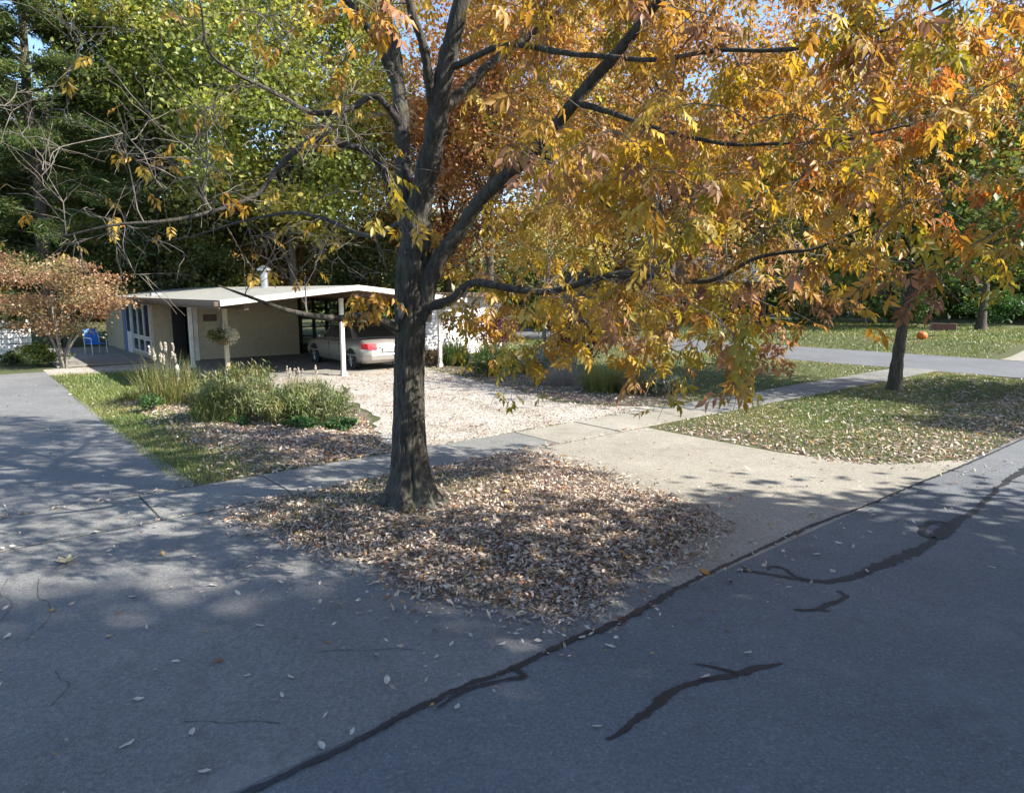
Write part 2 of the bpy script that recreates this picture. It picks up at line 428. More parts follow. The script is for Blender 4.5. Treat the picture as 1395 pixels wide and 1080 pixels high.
# sidewalk: every slab its own piece
walk = sheet('sidewalk', [(-24, 8.02), (23.7, 8.02), (23.7, 9.2), (-24, 9.2)], 0.002, M['hair'], 'concrete sidewalk of single slabs crossing both driveways', 'sidewalk')
u0 = -23.9; k = 0
while u0 < 23.4:
    ln = 1.5
    dz = random.uniform(-0.004, 0.004)
    pts = [UV(u0 + 0.012, 8.03), UV(u0 + ln - 0.012, 8.03), UV(u0 + ln - 0.012, 9.19), UV(u0 + 0.012, 9.19)]
    z = [0.014 + dz + random.uniform(-0.003, 0.003) for _ in range(4)]
    mb = MB(); mb.hexa([(p[0], p[1], -0.03) for p in pts] + [(p[0], p[1], zz) for p, zz in zip(pts, z)])
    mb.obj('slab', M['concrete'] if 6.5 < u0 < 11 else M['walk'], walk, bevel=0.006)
    u0 += ln

# tar crack seals and open cracks
def ribbon(name, pts, w, m, z, parent, n=None, jag=0.25):
    P = smooth_path([(x, y, 0) for x, y in pts], n or max(8, len(pts) * 7))
    T = np.gradient(P, axis=0); T /= np.linalg.norm(T, axis=1)[:, None] + 1e-9
    N = np.stack([-T[:, 1], T[:, 0]], -1)
    k = len(P); ww = np.interp(np.linspace(0, 1, k), np.linspace(0, 1, len(w)), w) if hasattr(w, '__len__') else np.full(k, w)
    sd_ = float(rng.uniform(0, 99)); L = np.concatenate([[0], np.cumsum(np.linalg.norm(np.diff(P, axis=0), axis=1))])
    def rag(o): return np.array([1 + 1.7 * jag * noise.noise((l * 9, o + sd_, 0)) + 1.6 * jag * noise.noise((l * 28, o + sd_, 5)) for l in L]) + 0.35 * jag * rng.normal(size=k)
    a = ww * np.maximum(rag(0.0), 0.12) / 2; b = ww * np.maximum(rag(40.0), 0.12) / 2
    wob = np.array([0.35 * noise.noise((l * 3.5, sd_, 9)) + 0.2 * noise.noise((l * 11, sd_, 2)) for l in L]) * ww
    P = P + np.stack([N[:, 0] * wob, N[:, 1] * wob, 0 * wob], -1)
    V = []; 
    for i in range(k):
        V.append((P[i, 0] + N[i, 0] * a[i], P[i, 1] + N[i, 1] * a[i], z)); V.append((P[i, 0] - N[i, 0] * b[i], P[i, 1] - N[i, 1] * b[i], z))
    F = [(2 * i, 2 * i + 1, 2 * i + 3, 2 * i + 2) for i in range(k - 1)]
    mb = MB(); mb.add(V, F); return mb.obj(name, m, parent)
SEAM = [(-6.5, -1.16), (-3.9, 0.97), (-1.32, 3.09), (-0.83, 3.52), (-0.53, 3.82), (-0.23, 4.07), (0.01, 4.23), (0.44, 4.61), (0.86, 4.92), (1.46, 5.51), (2.16, 6.12), (2.68, 6.57), (3.38, 7.15), (4.15, 7.71), (5.29, 8.63), (6.67, 9.7), (8.74, 11.4), (12, 14.1), (16, 17.4)]
ribbon('tar_seam', SEAM, [0.05, 0.05, 0.04, 0.05, 0.035, 0.045, 0.065, 0.05, 0.035, 0.05, 0.035, 0.035, 0.03, 0.03, 0.025], M['tar'], 0.0165, street, 700, 0.4)
ribbon('tar_seam', [(-0.45, 3.78), (-0.27, 3.98), (-0.04, 4.09), (0.08, 4.12), (0.02, 4.24)], [0.02, 0.03, 0.02, 0.04, 0.05], M['tar'], 0.0195, street, 70, 0.35)
ribbon('tar_seal', [(2.04, 5.86), (2.3, 5.76), (2.51, 5.64), (2.76, 5.62), (3.02, 5.7), (3.4, 5.98), (3.82, 6.24), (4.23, 6.57), (4.56, 6.92), (5.35, 7.58), (6.23, 8.46), (7.17, 9.29), (8.6, 10.3)], [0.03, 0.05, 0.05, 0.07, 0.08, 0.11, 0.12, 0.07, 0.12, 0.07, 0.05, 0.12, 0.09], M['tar'], 0.0105, street, 330, 0.4)
ribbon('tar_seal', [(4.30, 6.64), (4.53, 6.78), (4.72, 7.02), (4.64, 7.16), (4.42, 7.02), (4.26, 6.78), (4.30, 6.64)], 0.07, M['tar'], 0.0135, street, 90, 0.35)
ribbon('tar_seal', [(2.32, 5.86), (2.36, 5.92), (2.46, 5.89), (2.5, 5.72), (2.6, 5.64)], [0.03, 0.035, 0.03], M['tar'], 0.0125, street, 24, 0.1)
ribbon('tar_seal', [(2.73, 5.42), (2.76, 5.36), (2.74, 5.29), (2.56, 5.18), (2.42, 5.09), (2.36, 5.07), (2.23, 5.08)], [0.03, 0.05, 0.04, 0.055, 0.045, 0.03], M['tar'], 0.0105, street, 90, 0.35)
ribbon('tar_seal', [(2.5, 5.05), (2.45, 5.06), (2.38, 5.09)], [0.02, 0.03], M['tar'], 0.0125, street, 10, 0.1)
ribbon('tar_seal', [(0.53, 3.50), (0.6, 3.55), (0.75, 3.69), (0.87, 3.81), (0.95, 3.91), (1.03, 3.98), (1.11, 4.03), (1.41, 4.14), (1.63, 4.23), (1.83, 4.29)], [0.02, 0.03, 0.05, 0.06, 0.075, 0.06, 0.045, 0.05, 0.06, 0.055, 0.02], M['tar'], 0.0105, street, 160, 0.25)
ribbon('tar_seal', [(1.23, 4.29), (1.36, 4.24), (1.49, 4.17), (1.55, 4.18)], [0.01, 0.025, 0.035, 0.05], M['tar'], 0.0125, street, 20, 0.1)
for pts in ([(-4.41, 5.66), (-4.25, 5.35), (-4.1, 5.25), (-3.98, 5.1), (-3.85, 4.7)], [(-4.14, 5.66), (-3.9, 5.3), (-3.75, 5.2), (-3.56, 4.92), (-3.5, 4.5)], [(-1.92, 3.65), (-1.8, 3.66), (-1.66, 3.64), (-1.52, 3.66), (-1.35, 3.64)],
            [(-3.03, 4.2), (-2.93, 4.1), (-2.83, 4.03), (-2.8, 3.8)], [(-1.37, 4.43), (-1.2, 4.46), (-1.02, 4.45), (-0.81, 4.48), (-0.6, 4.44)], [(-6, 12.5), (-5.2, 12.0), (-4.7, 11.4), (-4.9, 10.6)]):
    ribbon('crack', pts, 0.0045, M['hair'], 0.0135, drive, 90, 0.9)

# ================================================================== LEAVES, GRASS
def frames(d, roll):
    """rotation matrices whose first column is d, rolled by a random angle"""
    d = d / (np.linalg.norm(d, axis=1)[:, None] + 1e-9)
    up = np.tile(np.array([0.0, 0.0, 1.0]), (len(d), 1)); up[np.abs(d[:, 2]) > 0.95] = (1, 0, 0)
    y = np.cross(up, d); y /= np.linalg.norm(y, axis=1)[:, None] + 1e-9
    z = np.cross(d, y)
    c, s = np.cos(roll)[:, None], np.sin(roll)[:, None]
    return np.stack([d, y * c + z * s, z * c - y * s], -1)
def place(T, TF, P, R, sc):
    """instances of template T (k,3) with faces TF at P with frames R and scale sc, as one array"""
    n, k = len(P), len(T)
    V = np.einsum('nij,kj->nki', R, T) * np.asarray(sc)[:, None, None] + P[:, None, :]
    F = (TF[None] + (np.arange(n) * k)[:, None, None]).reshape(-1, TF.shape[1])
    return V.reshape(-1, 3), F
# a dry leaf: folded along its midrib
DRY_T = np.array([(-0.5, 0, 0.04), (-0.08, 0.23, 0.16), (-0.02, 0.02, 0), (0.02, -0.19, 0.11), (0.5, 0.05, 0.16)])
DRY_F = np.array([(0, 2, 1), (2, 4, 1), (0, 3, 2), (2, 3, 4)])
CARD_T = np.array([(-0.5, 0, 0), (0.05, -0.36, 0.07), (0.5, 0, -0.05), (0.05, 0.36, 0.07)]); CARD_F = np.array([(0, 1, 2), (0, 2, 3)])
TAN = np.array([(0.52, 0.44, 0.37), (0.47, 0.38, 0.31), (0.60, 0.53, 0.46), (0.36, 0.27, 0.21), (0.43, 0.35, 0.30), (0.22, 0.15, 0.10), (0.52, 0.41, 0.29), (0.46, 0.27, 0.08), (0.36, 0.12, 0.05)])
TANW = np.array([.17, .16, .14, .14, .12, .12, .06, .06, .03])
def litter(name, label, uv, zfun, size, parent=None):
    u, v = uv[:, 0], uv[:, 1]; n = len(u)
    x = u * RU[0] + v * RV[0]; y = u * RU[1] + v * RV[1]
    z = zfun(u, v, x, y) + rng.uniform(0.004, 0.028, n)
    a = rng.uniform(0, 2 * np.pi, n); tilt = rng.normal(0, 0.4, n)
    d = np.stack([np.cos(a) * np.cos(tilt), np.sin(a) * np.cos(tilt), np.sin(tilt)], -1)
    R = frames(d, rng.normal(0, 0.65, n) + np.where(rng.random(n) < 0.3, np.pi, 0))
    V, F = place(DRY_T, DRY_F, np.stack([x, y, z], -1), R, size * np.clip(rng.lognormal(-0.05, 0.35, n), 0.35, 2.0))
    col = TAN[rng.choice(len(TAN), n, p=TANW)] * rng.uniform(0.75, 1.2, (n, 1))
    o = npobj(name, V, F, M['dry'], parent, np.repeat(col, len(DRY_T), 0))
    return tag(o, label, 'leaves', kind='stuff')
def scatter(u0, u1, v0, v1, n, keep):
    u = rng.uniform(u0, u1, n); v = rng.uniform(v0, v1, n)
    k = rng.random(n) < keep(u, v)
    return np.stack([u[k], v[k]], -1)
def vn(u, v, s, seed=0):
    """cheap smooth value noise 0..1"""
    x = u * s + seed * 17.3; y = v * s + seed * 9.1
    return 0.5 + 0.25 * (np.sin(x * 1.3 + 1.7 * np.sin(y * 0.9)) + np.sin(y * 1.7 + 1.3 * np.sin(x * 1.1 + 2)))

def k_isl(u, v):
    d = np.hypot(u - 3.98, v - 6.75)
    w = np.clip(0.35 + 0.9 * vn(u, v, 2.2, 1), 0.2, 1.0)
    w *= 0.30 + 0.70 * sstep(0.3, 1.3, d)
    w *= 1 - 0.45 * np.exp(-((u - 4.6) ** 2 + (v - 7.2) ** 2) / 0.5)
    r = star_r(ISLAND, ISC, u, v)
    return np.where(r < 1.0, w * (1 - 0.4 * sstep(0.88, 1.0, r)), 0.55 * np.exp(-(r - 1) * 22) + 0.012)
litter('island_leaf_litter', 'thick tan leaf litter covering the tree island', scatter(1.9, 7.3, 3.1, 8.1, 54000, k_isl), lambda u, v, x, y: mound(u, v), 0.049)
def k_bed(u, v):
    return np.where((u > 2.5 + 0.4 * vn(u, v, 2)) & (v < 17.5) & (u < 5.15 + 0.35 * np.clip(v - 9.2, 0, 3)), np.clip(0.25 + 0.9 * sstep(2.5, 3.6, u) * vn(u, v, 1.8, 2), 0, 1), 0.02)
litter('bed_leaf_litter', 'tan fallen leaves in front of the ornamental grass bed', scatter(2.3, 6.3, 9.25, 17.5, 34000, k_bed), lambda u, v, x, y: gz(x, y), 0.06)
def k_verge(u, v):
    front = np.exp(-np.clip(v - 3.3, 0, 9) / 1.2); left = np.exp(-np.clip(u - 9.9, 0, 99) / 0.9)
    keep = np.clip(1.7 * front + 0.9 * left + 0.035 + 0.5 * np.exp(-((u - 20) ** 2 + (v - 5.6) ** 2) / 3) * 0.8, 0, 1) * np.clip(0.4 + vn(u, v, 1.5, 3), 0, 1)
    ok = (u > 9.85 + 1.6 * np.clip((4.6 - v) / 1.3, 0, 1) ** 1.5) & (v > 3.3)
    return np.where(ok, keep, 0)
litter('verge_leaf_litter', 'pale fallen leaves along the edge of the grass verge', scatter(9.8, 24, 3.27, 8, 33000, k_verge), lambda u, v, x, y: gz(x, y), 0.065)
def k_grav(u, v):
    strip = 0.12 + 0.9 * sstep(0.0, 0.8, np.cos((u - 8.9) * 2 * np.pi / 1.75)) * (0.5 + vn(u, v, 1.3, 4)); return np.where(in_poly(GRAVEL, u, v), strip * 0.5 * (1 + 1.5 * np.exp(-np.clip(11.6 - u, 0, 9) / 0.7)), 0)
litter('gravel_leaf_litter', 'fallen leaves sprinkled over the gravel driveway', scatter(4, 12.8, 9.2, 19.2, 17000, k_grav), lambda u, v, x, y: 0.012 + 0 * u, 0.055)
def k_bedr(u, v):
    w = np.exp(-np.abs(u - 11.6 - 0.05 * (v - 12)) / 0.8)
    return np.where(in_poly(GRAVEL, u, v), 0, w * 0.9)
litter('shrub_bed_litter', 'fallen leaves under the shrubs beside the gravel driveway', scatter(10.4, 14.5, 9.3, 21, 11000, k_bedr), lambda u, v, x, y: gz(x, y), 0.06)
litter('lawn_leaf_litter', 'thin scatter of leaves on the corner lawn', scatter(11.5, 23.6, 9.25, 24, 5200, lambda u, v: 0.35 + 0.4 * sstep(20, 23, u)), lambda u, v, x, y: gz(x, y), 0.075)
def k_apr(u, v):
    return np.where(in_poly(APRON, u, v), 0.5 * (0.4 + np.exp(-np.clip(u - 6.4, 0, 9) / 0.5)), 0)
litter('apron_leaf_litter', 'small leaves scattered over the concrete apron and seams', np.vstack([scatter(5.8, 11.6, 3.3, 8, 800, k_apr), scatter(-4, 11, 7.95, 8.08, 360, lambda u, v: 0.8 + 0 * u), scatter(-4, 11, 9.14, 9.26, 420, lambda u, v: 0.8 + 0 * u), scatter(3, 12, 2.6, 3.4, 240, lambda u, v: 0.5 + 0 * u), scatter(-3, 2.2, 3.4, 22, 700, lambda u, v: 0.5 + 0 * u)]), lambda u, v, x, y: 0.014 + 0 * u, 0.05)

BL_T = np.array([(0, -0.5, 0), (0, 0.5, 0), (0.35, 0, 1.0)]); BL_F = np.array([(0, 1, 2)])
GREEN = np.array([(0.095, 0.16, 0.022), (0.135, 0.20, 0.032), (0.20, 0.225, 0.05), (0.29, 0.265, 0.10), (0.07, 0.12, 0.02)])
def grass(name, label, uv, zfun, h, w):
    u, v = uv[:, 0], uv[:, 1]; n = len(u)
    x = u * RU[0] + v * RV[0]; y = u * RU[1] + v * RV[1]; z = zfun(u, v, x, y)
    a = rng.uniform(0, 2 * np.pi, n); ca, sa = np.cos(a), np.sin(a)
    hh = h * rng.uniform(0.5, 1.4, n); ww = w * rng.uniform(0.7, 1.3, n)
    ln = rng.uniform(0.1, 0.9, n) * hh
    V = np.zeros((n, 3, 3)); lat = np.stack([-sa, ca, 0 * a], -1) * ww[:, None] / 2
    B = np.stack([x, y, z], -1)
    V[:, 0] = B - lat; V[:, 1] = B + lat
    V[:, 2] = B + np.stack([ca * ln, sa * ln, hh], -1)
    pt = np.clip(vn(u, v, 0.9, 5) * 1.2, 0, 0.999)
    ci = np.minimum((rng.random(n) * 0.6 + pt * 0.5) * 5, 4.99).astype(int)
    col = GREEN[np.array([4, 0, 1, 2, 3])][ci] * rng.uniform(0.8, 1.25, (n, 1))
    o = npobj(name, V.reshape(-1, 3), np.arange(n * 3).reshape(-1, 3), M['blade'], None, np.repeat(col, 3, 0))
    return tag(o, label, 'grass', kind='stuff')
grass('strip_grass', 'green grass strip along the left driveway edge', scatter(2.1, 3.7, 9.22, 20, 26000, lambda u, v: np.clip(1.4 - (u - 2.1) / 1.4, 0.05, 1) * np.clip(0.4 + vn(u, v, 1.5, 6), 0, 1)), lambda u, v, x, y: gz(x, y), 0.055, 0.012)
grass('verge_grass', 'mown grass on the verge in front of the second tree', scatter(10.2, 23.7, 3.5, 8.0, 80000, lambda u, v: np.clip(0.25 + 0.8 * sstep(3.6, 5.0, v) * sstep(9.9, 11.6, u), 0, 1)), lambda u, v, x, y: gz(x, y), 0.032, 0.014)
grass('lawn_grass', 'shaded mown grass of the corner lawn', scatter(11.6, 23.7, 9.22, 34, 90000, lambda u, v: 0.9 + 0 * u), lambda u, v, x, y: gz(x, y), 0.035, 0.022)
grass('far_lawn_grass', 'bright grass lawn across the cross street', scatter(29.7, 48, 3.4, 40, 60000, lambda u, v: np.where((v > 4.2) & (v < 8.3) & (u < 44), 0, 1.0)), lambda u, v, x, y: gz(x, y), 0.08, 0.04)
grass('island_grass', 'sparse grass tufts growing through the island litter', scatter(2.3, 6.8, 3.5, 7.9, 9000, lambda u, v: np.where(in_poly(ISLAND, u, v), np.clip(1.3 * np.exp(-((u - 3.5) ** 2 + (v - 7.4) ** 2) / 0.8) + 0.9 * np.exp(-((u - 4.9) ** 2 + (v - 6.9) ** 2) / 0.35) + 0.05, 0, 1), 0)), lambda u, v, x, y: mound(u, v), 0.06, 0.009)
grass('porch_grass', 'thin grass between driveway and porch', scatter(2.2, 5.0, 18, 24.5, 9000, lambda u, v: 0.7 + 0 * u), lambda u, v, x, y: gz(x, y), 0.06, 0.02)

# ================================================================== MAIN TREE
LIMBS = {
 'stem_left': [(-1.08,7.78,2.91),(-1.2,7.9,3.44),(-1.23,8.0,4.1),(-1.31,8.2,4.93),(-1.42,8.4,5.78),(-1.58,8.7,6.85),(-1.79,9,8.1),(-1.97,9.2,9.31)],
 'stem_mid': [(-1.06,7.77,2.95),(-1.0,7.76,3.4),(-0.85,7.65,4.03),(-0.72,7.5,4.65),(-0.54,7.4,5.25),(-0.31,7.3,6.02),(-0.05,7.2,6.92),(0.22,7.1,7.75)],
 'limb_right': [(-1.04,7.75,2.2),(-0.87,7.70,2.68),(-0.62,7.60,3.08),(-0.35,7.45,3.47),(0.13,7.2,3.85),(0.55,7.0,4.24),(0.94,6.8,4.68),(1.33,6.6,5.08),(1.78,6.4,5.47),(2.19,6.2,5.76)],
 'limb_low': [(-1.08,7.74,2.3),(-0.66,7.5,2.41),(-0.36,7.2,2.58),(0.31,6.9,2.50),(1.07,6.6,2.66),(1.74,6.3,2.60),(2.14,6.1,2.80),(2.63,5.9,2.88),(3.24,5.7,3.14)],
 'limb_b': [(0.62,6.97,4.3),(1.12,6.7,4.07),(1.55,6.5,3.86),(2.09,6.3,3.76),(2.67,6.0,3.73),(3.17,5.7,3.8)],
 'limb_c': [(-0.70,7.49,4.75),(0.02,7.0,4.83),(0.68,6.6,4.61),(1.27,6.2,4.47),(1.67,5.9,4.42),(2.24,5.6,4.34),(2.58,5.4,4.36),(2.88,5.2,4.4),(3.22,5.1,4.54)],
 'limb_d': [(0.22,7.15,3.92),(0.62,7.3,3.7),(1.12,7.5,3.32),(1.82,7.8,3.03),(2.64,8.0,2.88),(3.48,8.2,2.85)],
 'limb_e': [(-0.78,7.58,4.35),(-0.15,8.3,5.12),(0.55,8.8,5.77),(1.4,9.3,6.65),(2.37,9.6,7.56)],
 'left_low': [(-1.18,7.74,2.03),(-1.52,7.4,2.2),(-1.74,7.1,2.2),(-1.95,6.9,2.24),(-2.2,6.7,2.33),(-2.4,6.5,2.44),(-2.66,6.3,2.57)],
 'left_mid': [(-1.15,7.85,3.3),(-1.36,7.6,3.71),(-1.51,7.4,3.9),(-1.72,7.2,3.95),(-1.95,7.0,3.95),(-2.26,6.8,3.66),(-2.45,6.6,3.39),(-2.95,6.3,3.16),(-3.31,6.1,3.06),(-3.83,5.9,2.95)],
 'left_up': [(-1.24,8.03,4.33),(-1.45,7.8,4.6),(-1.69,7.6,4.42),(-2.02,7.4,4.3),(-2.26,7.2,4.39),(-2.61,7.0,4.52),(-2.83,6.8,4.68),(-2.85,6.7,5.12)],
 'left_back': [(-1.15,7.85,3.3),(-1.74,8.4,3.16),(-2.37,8.8,3.37),(-3.05,9.2,3.51),(-4.0,9.6,3.36),(-4.97,9.9,3.18)],
 'left_top': [(-1.28,8.15,4.8),(-1.59,8.0,5.33),(-1.92,7.8,5.69),(-2.35,7.5,5.98),(-2.79,7.2,6.36)],
 'fork2': [(-0.80,7.57,4.3),(-0.87,7.3,4.87),(-0.98,7.1,5.21),(-1.04,6.9,5.7),(-1.15,6.7,6.32)],
}
LR = {'stem_left': (0.115, 0.025), 'stem_mid': (0.15, 0.03), 'limb_right': (0.098, 0.03), 'limb_low': (0.052, 0.005), 'limb_b': (0.028, 0.006), 'limb_c': (0.030, 0.006),
      'limb_d': (0.035, 0.008), 'limb_e': (0.06, 0.015), 'left_low': (0.05, 0.007), 'left_mid': (0.045, 0.008), 'left_up': (0.04, 0.007), 'left_back': (0.035, 0.006), 'left_top': (0.055, 0.012), 'fork2': (0.06, 0.015)}
TB = (-1.19, 7.75)
ash = thing('ash_tree', 'big grey-barked tree with golden leaves on the litter-covered island', 'tree', (TB[0], TB[1], 0.0))
def loc(P): return np.asarray(P, float) - np.array([TB[0], TB[1], 0.0])
# trunk with ridged bark and root flare
tp = smooth_path([(-1.14, 7.52, -0.12), (-1.18, 7.66, 0.43), (-1.19, 7.75, 1.04), (-1.17, 7.75, 1.64), (-1.14, 7.75, 2.3), (-1.09, 7.76, 2.87), (-1.05, 7.77, 3.2)], 150)
zr = np.interp(tp[:, 2], [-0.12, 0.05, 0.18, 0.4, 0.7, 1.2, 1.8, 2.2, 2.6, 2.9, 3.2], [0.43, 0.37, 0.29, 0.23, 0.196, 0.176, 0.168, 0.172, 0.188, 0.185, 0.12])
NS = 96; V = []
lob = [(0.0, 0.7), (1.35, 0.3), (2.5, 0.5), (3.55, 0.6), (4.5, 0.7), (5.45, 0.85)]
for j, p in enumerate(tp):
    for i in range(NS):
        a = 2 * math.pi * i / NS
        r = zr[j]
        fl = max(0.0, 1 - max(p[2], 0) / 0.55) ** 1.6
        r *= 1 + fl * (sum(w * math.exp(-((math.atan2(math.sin(a - c), math.cos(a - c))) / 0.28) ** 2) for c, w in lob) - 0.25) * 0.9
        q = (math.cos(a) * 2.6, math.sin(a) * 2.6, p[2] * 0.8)
        rid = abs(noise.noise((q[0] * 3.4, q[1] * 3.4, q[2] * 2.6 + 0.35 * noise.noise((q[0] * 2, q[1] * 2, q[2] * 3)))))
        r *= 1 + 0.06 * noise.noise(q) + 0.24 * (0.2 - rid) * (1 - 0.3 * fl) + 0.035 * noise.noise((q[0] * 9, q[1] * 9, q[2] * 22))
        V.append((p[0] - TB[0] + r * math.cos(a), p[1] - TB[1] + r * math.sin(a), p[2]))
F = [(j * NS + i, j * NS + (i + 1) % NS, (j + 1) * NS + (i + 1) % NS, (j + 1) * NS + i) for j in range(len(tp) - 1) for i in range(NS)]
npobj('trunk', V, F, M['bark'], ash, smooth=True)
mb = MB(); mb.lathe([(0.0, 0.012), (0.03, 0.012), (0.05, 0.006), (0.055, -0.01)], 14)
ks = mb.obj('pruning_scar', M['palebark'], ash, smooth=True, label='pale oval scar where a branch was cut')
ks.location = (-0.03, -0.2, 2.28); ks.rotation_euler = (rad(82), 0, rad(-18)); ks.scale = (0.75, 1.7, 1)
nodes = []          # skeleton nodes that twigs may start from: (point, radius)
for k, pts in LIMBS.items():
    n = len(pts) * 9
    P = smooth_path(pts, n)
    j = np.stack([[noise.noise((float(a) * 1.6, 3.1 * i + len(k), float(c))) for i in range(3)] for a, b, c in P])
    P = P + j * 0.055 * np.minimum(np.arange(n) / 8.0, 1)[:, None]
    r0, r1 = LR[k]; t = np.linspace(0, 1, n)
    R = r1 + (r0 - r1) * (1 - t) ** 0.9
    R = R * (1 + 0.06 * rng.normal(size=n)) * (1 + 0.35 * np.exp(-t * 14))
    V, F = tube(loc(P), R, 18 if r0 > 0.1 else 10)
    npobj('limb', V, F, M['bark'], ash, smooth=True)
    for p, r in zip(P[6:], R[6:]): nodes.append((p, r, k))
NP = np.array([n[0] for n in nodes]); NR = np.array([n[1] for n in nodes])
# twigs: end points spread through the crown volume, joined to the nearest branch
def zlow(x):
    return np.interp(x, [-6, -3.0, -1.2, -0.6, 0.0, 0.5, 1.2, 2.0, 2.9, 3.6, 4.6, 6.5], [3.0, 2.5, 2.6, 2.15, 1.85, 2.1, 1.95, 2.05, 2.4, 2.95, 3.3, 3.8])
ends = []
while len(ends) < 1080:
    x, y, z = rng.uniform(-2.6, 6.6), rng.uniform(4.6, 11.6), rng.uniform(1.6, 11.5)
    yc = 7.3 + 0.25 * max(0.0, z - 5)
    e = ((x - 1.2 + 0.18 * max(0.0, z - 5)) / 5.2) ** 2 + ((y - yc) / 3.1) ** 2 + ((z - 5.4) / 5.8) ** 2
    if noise.noise((x * 0.75 + 3.3, y * 0.75, z * 0.75)) < -0.2: continue          # gaps between the boughs
    if e > 1 or z < zlow(x): continue
    if x < -1.0 and z < 6.2: continue
    if x < -0.2 and z < 2.7 and rng.random() < 0.75: continue
    if x > 4.0 and z > 5.0 and y < 7: continue
    if x < 0.2 and z > 2.9 and rng.random() < 0.5: continue          # the stems stay bare
    if x < 0.0 and y < 7.4 and z > 2.7 and rng.random() < 0.85: continue
    ends.append((x, y, z, 1.0))
nl = 0
while nl < 250:
    x, y, z = rng.uniform(-6.2, -1.0), rng.uniform(5.0, 10.5), rng.uniform(2.2, 8.0)
    e = ((x + 0.8) / 5.2) ** 2 + ((y - 7.6) / 3.0) ** 2 + ((z - 4.4) / 3.9) ** 2
    if e > 1 or z < zlow(x): continue
    ends.append((x, y, z, 0.10)); nl += 1
# foreground sprays hanging at the lower edge of the crown
for (x, y, z) in [(-0.05, 6.3, 1.92), (0.1, 6.2, 1.84), (0.25, 6.5, 1.95), (1.3, 5.9, 1.85), (1.5, 6.1, 1.95), (1.1, 6.0, 2.0), (2.0, 6.0, 2.0), (2.3, 6.1, 2.05), (2.5, 5.9, 2.15), (3.1, 5.9, 2.95), (3.5, 6.2, 3.0), (2.9, 5.7, 2.75), (-0.5, 7.0, 2.2), (-0.3, 6.9, 2.1), (0.6, 6.6, 2.2), (0.35, 5.9, 2.5), (3.9, 5.6, 2.7), (4.2, 5.5, 3.0), (3.8, 5.2, 3.3), (-1.8, 6.9, 2.15), (-2.0, 6.8, 2.2), (-1.35, 7.0, 2.5), (0.2, 6.7, 4.0)]:
    ends.append((x, y, z, 1.3))
ends = np.array(ends)
ordr = np.argsort(np.min(np.linalg.norm(ends[:, None, :3] - NP[None, ::4], axis=2), axis=1)); ends = ends[ordr]
LP, LD, LC, LS = [], [], [], []       # leaf position, direction, colour, size
PAL = {'gold': (0.55, 0.355, 0.03), 'amber': (0.48, 0.25, 0.03), 'olive': (0.36, 0.30, 0.022), 'pink': (0.42, 0.21, 0.10), 'brown': (0.28, 0.14, 0.06), 'green': (0.20, 0.24, 0.03), 'pale': (0.64, 0.47, 0.10), 'red': (0.56, 0.17, 0.03)}
tw_thin, tw_limb = MB(), MB()
TV, TF_, nv = [], [], 0
SV, SF, ns_ = [], [], 0
sproots = []
